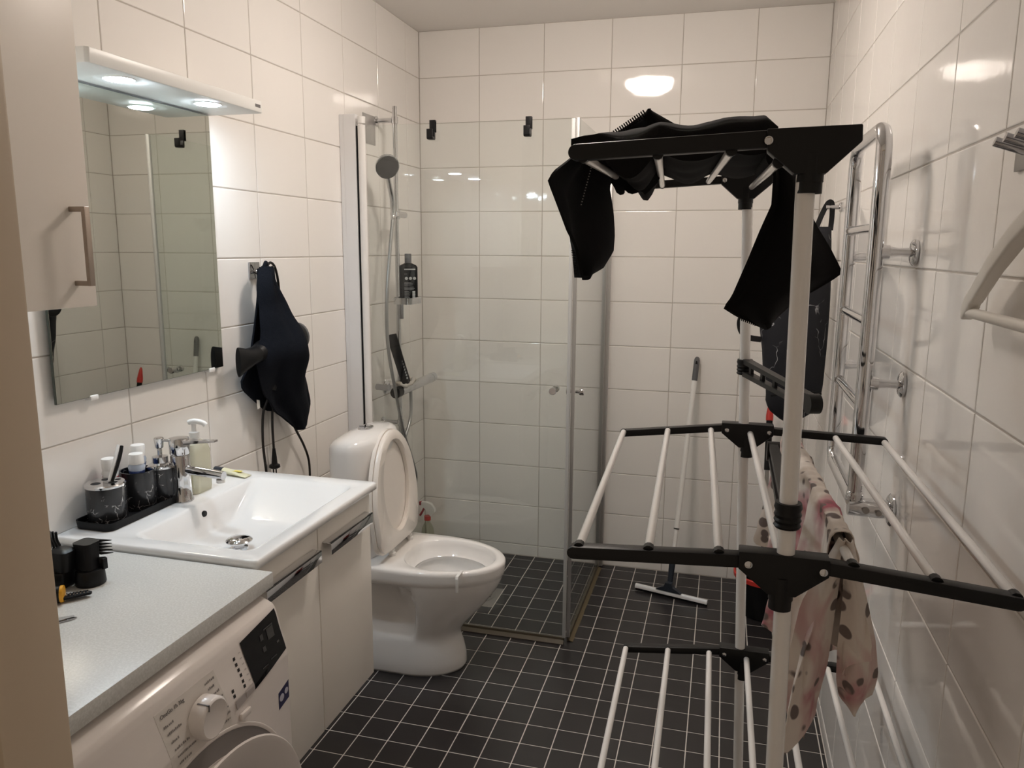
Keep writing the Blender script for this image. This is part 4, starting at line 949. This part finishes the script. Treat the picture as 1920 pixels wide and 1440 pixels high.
def hub(y_, xc, zt, hwid, full, left_sc, right_sc):
    """bracket plate: wide on top, tapering into a socket round the post"""
    th = .0135
    bm = BM()
    if full: poly = [(xc - hwid, zt - .002), (xc + hwid, zt), (xc + hwid + .001, zt - .018), (xc + .016, zt - .052), (xc - .018, zt - .052), (xc - hwid + .002, zt - .026)]
    else: poly = [(xc - hwid, zt), (xc + hwid, zt), (xc + hwid, zt - .022), (xc + .016, zt - .052), (xc - .016, zt - .052), (xc - hwid, zt - .022)]
    prism(bm, poly, 'y', y_ - th, y_ + th, .0015)
    tube(bm, [(xc, y_, zt - .060), (xc, y_, zt - .073)], .0142, 18)
    tube(bm, [(xc, y_, zt - .03), (xc, y_, zt - .0605)], .0150, 18)
    h_ = make('hub', bm, BLKP, parent=t)
    for sx_ in (left_sc, right_sc):
        if sx_ is None: continue
        bm = BM(); lathe(bm, [(.0050, -th - .0002), (.0048, -th - .002), (.0028, -th - .003)], (sx_, y_, zt - .015), 'y', 6 if y_ == YFR else 18); make('bolt', bm, CHROME, parent=h_)
    return h_
def arm(y_, x0, z0_, x1, z1_, hh=.0085):
    d = Vector((x1 - x0, 0, z1_ - z0_)); L_ = d.length; d.normalize(); u = Vector((-d.z, 0, d.x))
    if u.z < 0: u = -u
    poly = []
    a_, b_ = Vector((x0, 0, z0_)), Vector((x1, 0, z1_))
    for k in range(9):
        an = PI / 2 + PI * k / 8; poly.append(b_ + (-d) * 0 + u * hh * math.sin(an) + d * hh * -math.cos(an))
    pl = [(p.x, p.z) for p in poly] + [((a_ - u * hh).x, (a_ - u * hh).z), ((a_ + u * hh).x, (a_ + u * hh).z)]
    bm = BM(); prism(bm, pl, 'y', y_ - .010, y_ + .010, .0018); return make('arm', bm, BLKP, parent=t)
def rod(p0, p1, r=.0062, m=WHMET):
    bm = BM(); tube(bm, [p0, p1], r, 14); o_ = make('rod', bm, m, parent=t)
    P0, P1 = Vector(p0), Vector(p1); d = (P1 - P0).normalized()
    for a_, s, l_ in ((P0, 1, -.010), (P1, -1, .003)):
        bm = BM(); tube(bm, [a_ + d * s * (min(l_, 0) * 1.2), a_ + d * s * max(l_, .0005)], r * 1.22, 12); make('end_cap', bm, BLKP, parent=o_)
# top tier: one wing out to the left
hub(YN, 1.5120, 1.6515, .050, True, 1.4645, None)
hub(YFR, 1.4580, 1.6690, .050, False, 1.4150, None)
arm(YN, 1.472, 1.6395, 1.243, 1.6300, .0095); arm(YFR, 1.425, 1.6560, 1.245, 1.6460, .0075)
for xn, zn, xf, zf in ((1.251, 1.6245, 1.242, 1.6385), (1.340, 1.6265, 1.290, 1.6455), (1.424, 1.6285, 1.383, 1.652), (1.477, 1.614, 1.468, 1.640)):
    rod((xn, YN + .008, zn), (xf, YFR - .008, zf), .0055)
# middle and low tier: wings on both sides
def tier(zn, zf, xn, xf):
    hub(YN, xn, zn, .053, False, xn - .041, xn + .046)
    hub(YFR, xf, zf, .053, False, xf - .042, xf + .044)
    arm(YN, xn - .045, zn - .014, xn - .262, zn - .027, .0085); arm(YN, xn + .045, zn - .012, xn + .258, zn - .031, .0085)
    arm(YFR, xf - .045, zf - .012, xf - .262, zf - .043 + .004, .0075); arm(YFR, xf + .045, zf - .014, xf + .268, zf - .020, .0075)
    for an, af, dzn, dzf in ((-.256, -.262, -.0215, -.035), (-.165, -.166, -.0155, -.025), (-.077, -.075, -.0105, -.018), (.000, .006, -.020, -.020), (.080, .080, -.0095, -.016), (.172, .175, -.0175, -.018), (.256, .268, -.0265, -.021)):
        rod((xn + an, YN + .008, zn + dzn), (xf + af, YFR - .008, zf + dzf))
tier(1.147, 1.151, 1.512, 1.488)
tier(.633, .637, 1.519, 1.509)
# folding hanger clips on both posts
def clip(y_, z_, tip):
    x_ = postx(y_, z_)
    bm = BM(); lathe(bm, [(.0145, -.016), (.0165, -.013), (.0145, -.010), (.0165, -.006), (.0150, -.003), (.0165, .001), (.0150, .005), (.0168, .010), (.0155, .016)], (x_, y_, z_), seg=22); c_ = make('clip_collar', bm, BLKP, parent=t)
    a_ = Vector((x_, y_, z_)); b_ = Vector(tip); d = (b_ - a_).normalized(); s_ = d.cross(Vector((0, 0, 1))).normalized(); u_ = s_.cross(d)
    bm = BM()
    for off in (.010, -.010):
        loft(bm, [[a_ + d * .012 + u_ * (off * 1.3 + du) + s_ * ds for du, ds in ((.005, .009), (.005, -.009), (-.005, -.009), (-.005, .009))], [b_ + u_ * (off + du) + s_ * ds for du, ds in ((.004, .007), (.004, -.007), (-.004, -.007), (-.004, .007))]])
    for k in range(5):
        p = a_.lerp(b_, .12 + .19 * k); loft(bm, [[p + d * e + u_ * du + s_ * ds for du, ds in ((.014, .003), (.014, -.003), (-.014, -.003), (-.014, .003))] for e in (-.006, .006)])
    ar = make('clip_arm', bm, BLKP, parent=c_)
    bm = BM(); tube(bm, [b_ - s_ * .010, b_ + s_ * .010], .017, 18); make('clip_end', bm, BLKP, parent=c_)
clip(YFR, 1.272, (1.578, -2.205, 1.262))
clip(YN, 1.196, (1.519, -2.215, 1.178))

# ------------------------------------------------------------------ laundry on the rack
t = thing('black_garment', 'black garment with zigzag edge spread over the rack top wing', 'clothing', (1.33, -2.3, 1.65))
tx = [1.19, 1.21, 1.234, 1.267, 1.300, 1.322, 1.361, 1.399, 1.44, 1.467, 1.480]
tzz = [1.660, 1.667, 1.674, 1.682, 1.690, 1.692, 1.688, 1.693, 1.697, 1.698, 1.680]
def interp(x, X, Z):
    if x <= X[0]: return Z[0]
    for i in range(len(X) - 1):
        if x <= X[i + 1]:
            s = (x - X[i]) / (X[i + 1] - X[i]); s = s * s * (3 - 2 * s); return Z[i] + (Z[i + 1] - Z[i]) * s
    return Z[-1]
def zbot(x, y):
    f = (y - YN) / (YFR - YN)
    rx = [1.195, 1.251 - .009 * f, 1.340 - .05 * f, 1.424 - .041 * f, 1.482]
    base = 1.638 + .02 * f
    z = base
    for a_, b_, sg_ in ((rx[1], rx[2], .048), (rx[2], rx[3], .022), (rx[3], rx[4], .010)):
        if a_ < x < b_: z = base - sg_ * math.sin(PI * (x - a_) / (b_ - a_)) ** 1.3 * (.75 + .35 * noise.noise((x * 20, y * 9, 0)))
    return z
NX, NY = 40, 22
top = []; bot = []
for i in range(NX):
    x_ = 1.216 + (1.480 - 1.216) * i / (NX - 1); rt = []; rb = []
    for j in range(NY):
        y_ = -2.500 + (.47) * j / (NY - 1) + .012 * noise.noise((x_ * 14, 3, j * .1))
        zb = zbot(x_, y_); wv = max(0, 1 - ((y_ + 2.30) / .235) ** 2) ** .45
        zt = zb + .004 + max(.006, interp(x_, tx, tzz) - zb) * wv * (1 + .06 * noise.noise((x_ * 25, y_ * 25, 4)))
        rt.append((x_, y_, zt)); rb.append((x_, y_, zb))
    top.append(rt); bot.append(rb)
bm = BM(); loft(bm, [top[i] + list(reversed(bot[i])) for i in range(NX)]); make('draped_body', bm, BLKCL, parent=t, angle=80)
bm = BM(); lr_sheet(bm, [(1.228, -2.37, 1.655), (1.234, -2.36, 1.676), (1.267, -2.35, 1.698), (1.298, -2.35, 1.719)], [(1.38, -2.33, 1.665), (1.375, -2.33, 1.682), (1.345, -2.34, 1.697), (1.309, -2.35, 1.718)], 16, 14, lambda u, v, p: (0, .014 * math.sin(v * 5 + u * 2), 0), .005); make('raised_flap', bm, BLKCL, parent=t, angle=80)
bm = BM(); a_, b_ = Vector((1.236, -2.358, 1.679)), Vector((1.297, -2.352, 1.7195)); d = (b_ - a_); u_ = Vector((-d.z, 0, d.x)).normalized()
for k in range(20):
    p = a_.lerp(b_, k / 20); q = a_.lerp(b_, (k + .55) / 20); prism(bm, [((p - u_ * .010).x, (p - u_ * .010).z), ((q - u_ * .010).x, (q - u_ * .010).z), ((q - u_ * .0002).x, (q - u_ * .0002).z), ((p - u_ * .0002).x, (p - u_ * .0002).z)], 'y', p.y - .004, p.y + .002)
make('zigzag_edge', bm, BLKCL, False, parent=t)
Lp = [(1.205, -2.40, 1.654), (1.185, -2.49, 1.620), (1.179, -2.50, 1.606), (1.183, -2.463, 1.576), (1.188, -2.422, 1.542), (1.194, -2.383, 1.517), (1.197, -2.363, 1.488), (1.200, -2.351, 1.470)]
Rp = [(1.228, -2.27, 1.654), (1.227, -2.246, 1.632), (1.219, -2.232, 1.618), (1.226, -2.212, 1.575), (1.229, -2.2, 1.54), (1.229, -2.2, 1.512), (1.221, -2.237, 1.486), (1.206, -2.318, 1.470)]
bm = BM(); lr_sheet(bm, Lp, Rp, 26, 18, lambda u, v, p: (-.012 * math.sin(PI * v) * (1 - u) + .008 * math.sin(v * 8 + u * 2), 0, 0), .005); hp_ = make('hanging_panel', bm, BLKCL, parent=t, angle=80)
bm = BM()
for k in range(14):
    s = k / 13; p = Vector((1.2155 - .010 * s, -2.352 - .022 * s, 1.636 - .055 * s)); box(bm, p.x + .004, p.x + .0056, p.y - .0080, p.y - .0066, p.z - .0009, p.z + .0007)
make('stitching', bm, mat('pale_thread', (.35, .34, .33), .7), False, parent=hp_)
bm = BM()
for k in range(16):
    s = k / 16; p = Vector((1.1965, -2.366, 1.512)).lerp(Vector((1.2005, -2.352, 1.472)), s); box(bm, p.x - .0028, p.x + .002, p.y - .003, p.y + .001, p.z - .0007, p.z + .0007)
make('zigzag_edge', bm, BLKCL, False, parent=hp_)
bm = BM(); lr_sheet(bm, [(1.238, -2.30, 1.650), (1.240, -2.28, 1.62), (1.246, -2.26, 1.610)], [(1.318, -2.22, 1.650), (1.306, -2.24, 1.625), (1.288, -2.25, 1.606)], 12, 12, lambda u, v, p: (0, .010 * math.sin(v * 7), -.004 * math.sin(v * 13) * u), .005); make('hanging_flap', bm, BLKCL, parent=t, angle=80)

t = thing('black_cloth', 'black fabric piece hanging from the rack between the two posts', 'clothing', (1.49, -2.35, 1.40))
Lp = [(1.477, -2.345, 1.646), (1.484, -2.35, 1.62), (1.484, -2.35, 1.579), (1.471, -2.35, 1.545), (1.455, -2.35, 1.498), (1.436, -2.35, 1.446), (1.424, -2.35, 1.428), (1.447, -2.35, 1.414), (1.467, -2.35, 1.407), (1.488, -2.35, 1.402)]
Rp = [(1.500, -2.345, 1.650), (1.519, -2.35, 1.62), (1.530, -2.35, 1.585), (1.546, -2.35, 1.553), (1.572, -2.35, 1.515), (1.591, -2.35, 1.483), (1.565, -2.35, 1.464), (1.534, -2.35, 1.442), (1.509, -2.35, 1.421), (1.492, -2.35, 1.403)]
bm = BM(); lr_sheet(bm, Lp, Rp, 32, 20, lambda u, v, p: (0, .020 * math.sin(v * 7 + u * 1.5) * min(1, u * 2 + .2) + .03 * (v - .5), 0), .005); bc = make('fabric_panel', bm, BLKCL, parent=t, angle=80)
bm = BM()
for k in range(9):
    p = Vector((1.449, -2.352, 1.4145)).lerp(Vector((1.474, -2.352, 1.4055)), k / 9); box(bm, p.x, p.x + .0016, p.y - .002, p.y + .002, p.z - .0034, p.z + .002)
make('zigzag_edge', bm, BLKCL, False, parent=bc)
bm = BM(); tube(bm, [(1.4775, -2.52, 1.628), (1.478, -2.35, 1.640), (1.475, -2.16, 1.644)], .011, 12); make('fold_over_rod', bm, BLKCL, parent=t)

t = thing('floral_scarf', 'cream scarf with grey and pink flowers draped over a middle rack rod', 'scarf', (1.585, -2.25, 1.15))
rows = []
NYS, NT = 90, 56
for i in range(NYS):
    s = i / (NYS - 1); y_ = -2.530 + .60 * s
    f = (y_ - YN) / (YFR - YN); xr = 1.592 - .024 * f; zr = 1.141 - .006 * f + .0105
    drr = (.262 - .03 * s) * (.62 + .38 * sst(0, .22, s)) + .022 * math.sin(s * 17 + .6) + .012 * noise.noise((s * 22, 1, 5)); dl = .305 - .07 * s + .020 * math.sin(s * 14 + 2.2) + .012 * noise.noise((s * 22, 8, 5))
    row = []
    for j in range(NT):
        q = -1 + 2 * j / (NT - 1)
        if abs(q) < .12:
            a = q / .12 * PI / 2; x_ = xr + .0115 * math.sin(a); z_ = zr + .0045 * math.cos(a) + .0025 * abs(math.sin(s * 60 + 1)) ; yy = y_
        else:
            k = (abs(q) - .12) / .88
            ph = 2 * PI * (y_ + 2.53) / .15 + (1.0 if q > 0 else 2.6) + .9 * noise.noise((s * 5, q * 1.2, 3)) + .5 * k
            amp = (.004 + .024 * k) * (1 + .4 * noise.noise((s * 9, k * 2, 6)))
            if q > 0: x_ = xr + .0115 + .036 * k ** .8 + amp * math.cos(ph); z_ = zr - k * drr
            else: x_ = xr - .0115 - .020 * k + amp * math.cos(ph); z_ = zr - k * dl
            yy = y_ + .018 * k * math.sin(ph * 1.0 + .8) + .006 * noise.noise((s * 30, k * 6, 9))
            x_ += .003 * noise.noise((s * 40, k * 9, 2))
        row.append((x_, yy, z_))
    rows.append(row)
bm = BM(); sheet(bm, rows, .0014); make('scarf_cloth', bm, FLORAL, parent=t, angle=80)
# gathered near end: a broad loose fold hanging towards the room, and the pink lining between the two sides
bm = BM(); lr_sheet(bm, [(1.585, -2.535, 1.150), (1.545, -2.525, 1.05), (1.536, -2.505, .96), (1.538, -2.49, .88), (1.546, -2.475, .845), (1.566, -2.46, .826)], [(1.592, -2.530, 1.148), (1.590, -2.515, 1.05), (1.590, -2.49, .95), (1.584, -2.47, .88), (1.578, -2.46, .85), (1.570, -2.46, .828)], 22, 12, lambda u, v, p: (0, .010 * math.sin(v * 8 + u) * u - .012 * math.sin(PI * v), 0), .0014); make('near_fold', bm, FLORAL, parent=t, angle=80)
bm = BM(); lr_sheet(bm, [(1.592, -2.535, 1.150), (1.598, -2.52, 1.06), (1.600, -2.50, .98), (1.606, -2.48, .92), (1.614, -2.47, .885), (1.628, -2.46, .872)], [(1.600, -2.532, 1.148), (1.630, -2.515, 1.05), (1.648, -2.49, .99), (1.660, -2.47, .93), (1.658, -2.46, .895), (1.636, -2.46, .874)], 22, 12, lambda u, v, p: (0, .010 * math.sin(v * 7 + 2 * u) * u - .014 * math.sin(PI * v), 0), .0014); make('near_fold', bm, FLORAL, parent=t, angle=80)

# ------------------------------------------------------------------ bag on the hook in the back right corner
t = thing('wall_hook', 'chrome peg hook on the right wall above the bucket', 'hook', (W, -.672, 1.660))
bm = BM(); lathe(bm, [(.016, -.0005), (.0165, -.006), (.010, -.009)], (W, -.672, 1.660), 'x', 22); make('rosette', bm, CHROME, parent=t)
bm = BM(); tube(bm, [(W - .009, -.672, 1.660), (W - .050, -.672, 1.660)], .0075, 14); make('peg', bm, CHROME, parent=t)
t = thing('marble_print_bag', 'dark navy bag with white marble veins hanging on the corner hook', 'bag', (1.68, -.70, .93))
Lb = [(1.718, -.70, 1.597), (1.690, -.70, 1.54), (1.640, -.705, 1.46), (1.590, -.71, 1.38), (1.556, -.71, 1.30), (1.553, -.71, 1.26), (1.566, -.71, 1.18), (1.573, -.71, 1.10), (1.588, -.71, 1.03), (1.588, -.71, .985), (1.605, -.70, .95), (1.637, -.70, .921), (1.660, -.70, .910)]
Rb = [(1.765, -.70, 1.590), (1.768, -.70, 1.54), (1.772, -.70, 1.47), (1.776, -.70, 1.38), (1.778, -.70, 1.30), (1.778, -.70, 1.22), (1.778, -.70, 1.15), (1.777, -.70, 1.10), (1.775, -.70, 1.04), (1.770, -.70, .995), (1.755, -.70, .955), (1.735, -.70, .942), (1.690, -.70, .912)]
def bagring(i, n):
    l_, r_ = Lb2[i], Rb2[i]; c = (l_ + r_) / 2; hw_ = (r_ - l_).length / 2; s = i / (n - 1)
    dep = .012 + .055 * math.sin(PI * min(1, s * 1.02)) ** .7
    out = []
    for k in range(28):
        a = 2 * PI * k / 28
        x_ = c.x + hw_ * math.copysign(abs(math.cos(a)) ** .8, math.cos(a)); y_ = c.y + dep * math.copysign(abs(math.sin(a)) ** .8, math.sin(a))
        y_ += .006 * noise.noise((x_ * 18, s * 7, 0))
        out.append((x_, y_, c.z))
    return out
Lb2 = resample(Lb, 34); Rb2 = resample(Rb, 34)
bm = BM(); loft(bm, [bagring(i, 34) for i in range(34)]); make('bag_body', bm, BAGM, parent=t, angle=80)
bm = BM(); lp = catmull([(1.716, -.70, 1.585), (1.735, -.675, 1.635), (1.752, -.672, 1.6725), (1.764, -.672, 1.672), (1.766, -.68, 1.63), (1.762, -.70, 1.582)], 6)
def ribbon(lp, hw_):
    rows = []
    for k in range(len(lp)):
        d = (lp[min(k + 1, len(lp) - 1)] - lp[max(k - 1, 0)]).normalized(); nn = Vector((-d.z, .25, d.x)).normalized()
        rows.append([lp[k] - nn * hw_, lp[k] + nn * hw_])
    return rows
sheet(bm, ribbon(lp, .0085), .003); make('hanging_strap', bm, BLKM, parent=t)
bm = BM(); lp = catmull([(1.575, -.725, 1.34), (1.515, -.725, 1.315), (1.486, -.725, 1.275), (1.490, -.725, 1.235), (1.515, -.725, 1.212), (1.560, -.725, 1.205)], 6)
sheet(bm, ribbon(lp, .010), .004); make('side_strap', bm, BLKM, parent=t)
bm = BM(); sheet(bm, [[(1.60, -.775, 1.02), (1.69, -.782, 1.045), (1.765, -.772, 1.035)], [(1.60, -.774, 1.012), (1.69, -.781, 1.037), (1.765, -.771, 1.027)]], .003); make('pocket_seam', bm, BLKM, parent=t)

# ------------------------------------------------------------------ bucket with mop, squeegee
BX, BY = 1.657, -.312
t = thing('bucket', 'black bucket with a red rim on the floor in the back corner', 'bucket', (BX, BY, 0))
bm = BM(); seg = 36
loft(bm, [[(BX + r * math.cos(2 * PI * k / seg), BY + r * math.sin(2 * PI * k / seg), z_) for k in range(seg)] for r, z_ in ((.098, .001), (.103, .006), (.125, .170), (.122, .170), (.100, .010))]); make('pail', bm, BLKP, parent=t)
bm = BM(); loft(bm, [[(BX + r * math.cos(2 * PI * k / seg), BY + r * math.sin(2 * PI * k / seg), z_) for k in range(seg)] for r, z_ in ((.1255, .158), (.131, .160), (.132, .178), (.127, .182), (.1225, .178), (.1215, .1712))], False, False); make('rim', bm, REDP, parent=t)
t = thing('mop', 'mop handle with red tip and black grip standing in the bucket', 'mop', (BX - .01, BY + .02, .012))
def mp(s): return Vector((BX - .010, BY + .03, .012)).lerp(Vector((1.645, -.075, .866)), s)
bm = BM(); lathe(bm, [(.045, .0), (.05, .02), (.03, .06), (.016, .085)], (BX - .010, BY + .03, .0125), seg=20); make('mop_head', bm, BLKM, parent=t)
bm = BM(); tube(bm, [mp(.09), mp(.50)], .010, 14); make('lower_sleeve', bm, BLKM, parent=t)
bm = BM(); tube(bm, [mp(.5005), mp(.66)], .0085, 14); make('pole', bm, STEEL, parent=t)
bm = BM(); tube(bm, [mp(.6605), mp(.905)], .0135, 14); make('grip', bm, BLKM, parent=t)
bm = BM(); tube(bm, [mp(.9055), mp(.93), mp(.965), mp(.99), mp(1.0)], .014, 14, radii=[.0155, .0155, .011, .0075, .004]); make('tip', bm, REDP, parent=t)
t = thing('floor_squeegee', 'floor squeegee with white pole leaning on the back wall', 'squeegee', (1.262, -.27, 0))
b0, b1 = Vector((1.109, -.242, .020)), Vector((1.425, -.330, .020)); bd_ = (b1 - b0).normalized(); bn = Vector((bd_.y, -bd_.x, 0))
bm = BM(); loft(bm, [[p + bn * a_ + Vector((0, 0, c_)) for a_, c_ in ((-.008, -.004), (.010, -.006), (.010, .002), (.004, .010), (-.006, .010))] for p in (b0, b1)]); bl = make('blade_holder', bm, ALU, parent=t)
bm = BM(); loft(bm, [[p + bn * a_ + Vector((0, 0, c_)) for a_, c_ in ((-.002, -.019), (.002, -.019), (.002, -.004), (-.002, -.004))] for p in (b0, b1)]); make('rubber_lip', bm, BLKM, parent=bl)
q0 = b0.lerp(b1, .47)
bm = BM(); loft(bm, [[q0 + bd_ * a_ + bn * c_ + Vector((0, 0, z_)) for a_, c_ in ((-w_, -d_), (w_, -d_), (w_, d_), (-w_, d_))] for w_, d_, z_ in ((.058, .010, .010), (.045, .011, .020), (.020, .011, .032), (.014, .012, .05))])
p0 = Vector((1.2595, -.262, .045)); p1 = Vector((1.3255, -.016, 1.040))
def sq(s): return p0.lerp(p1, s)
tube(bm, [sq(0), sq(.04), sq(.10)], .012, 14, radii=[.012, .0125, .014]); make('head', bm, BLUEG, parent=t)
bm = BM(); tube(bm, [sq(.1005), sq(.13), sq(.165)], .014, 14, radii=[.0145, .0165, .0125]); make('socket', bm, GREYP, parent=t)
bm = BM(); tube(bm, [sq(.1655), sq(.246)], .0095, 14); make('lower_pole', bm, WHP, parent=t)
bm = BM(); tube(bm, [sq(.246), sq(.250)], .0125, 14); make('ring', bm, BLKM, parent=t)
bm = BM(); tube(bm, [sq(.2505), sq(.895)], .0115, 14); make('pole', bm, WHP, parent=t)
bm = BM(); tube(bm, [sq(.8955), sq(.93), sq(.985), sq(.995), sq(1.0)], .012, 14, radii=[.0125, .0128, .0128, .010, .005]); gp = make('grip', bm, GREYP, parent=t)
bm = BM(); c_ = sq(.972); loft(bm, [[(c_.x + .0045 * math.cos(2 * PI * k / 14), c_.y - .0126 - e, c_.z + .013 * math.sin(2 * PI * k / 14)) for k in range(14)] for e in (0, .0008)]); make('hanging_hole', bm, BLKM, False, parent=gp)
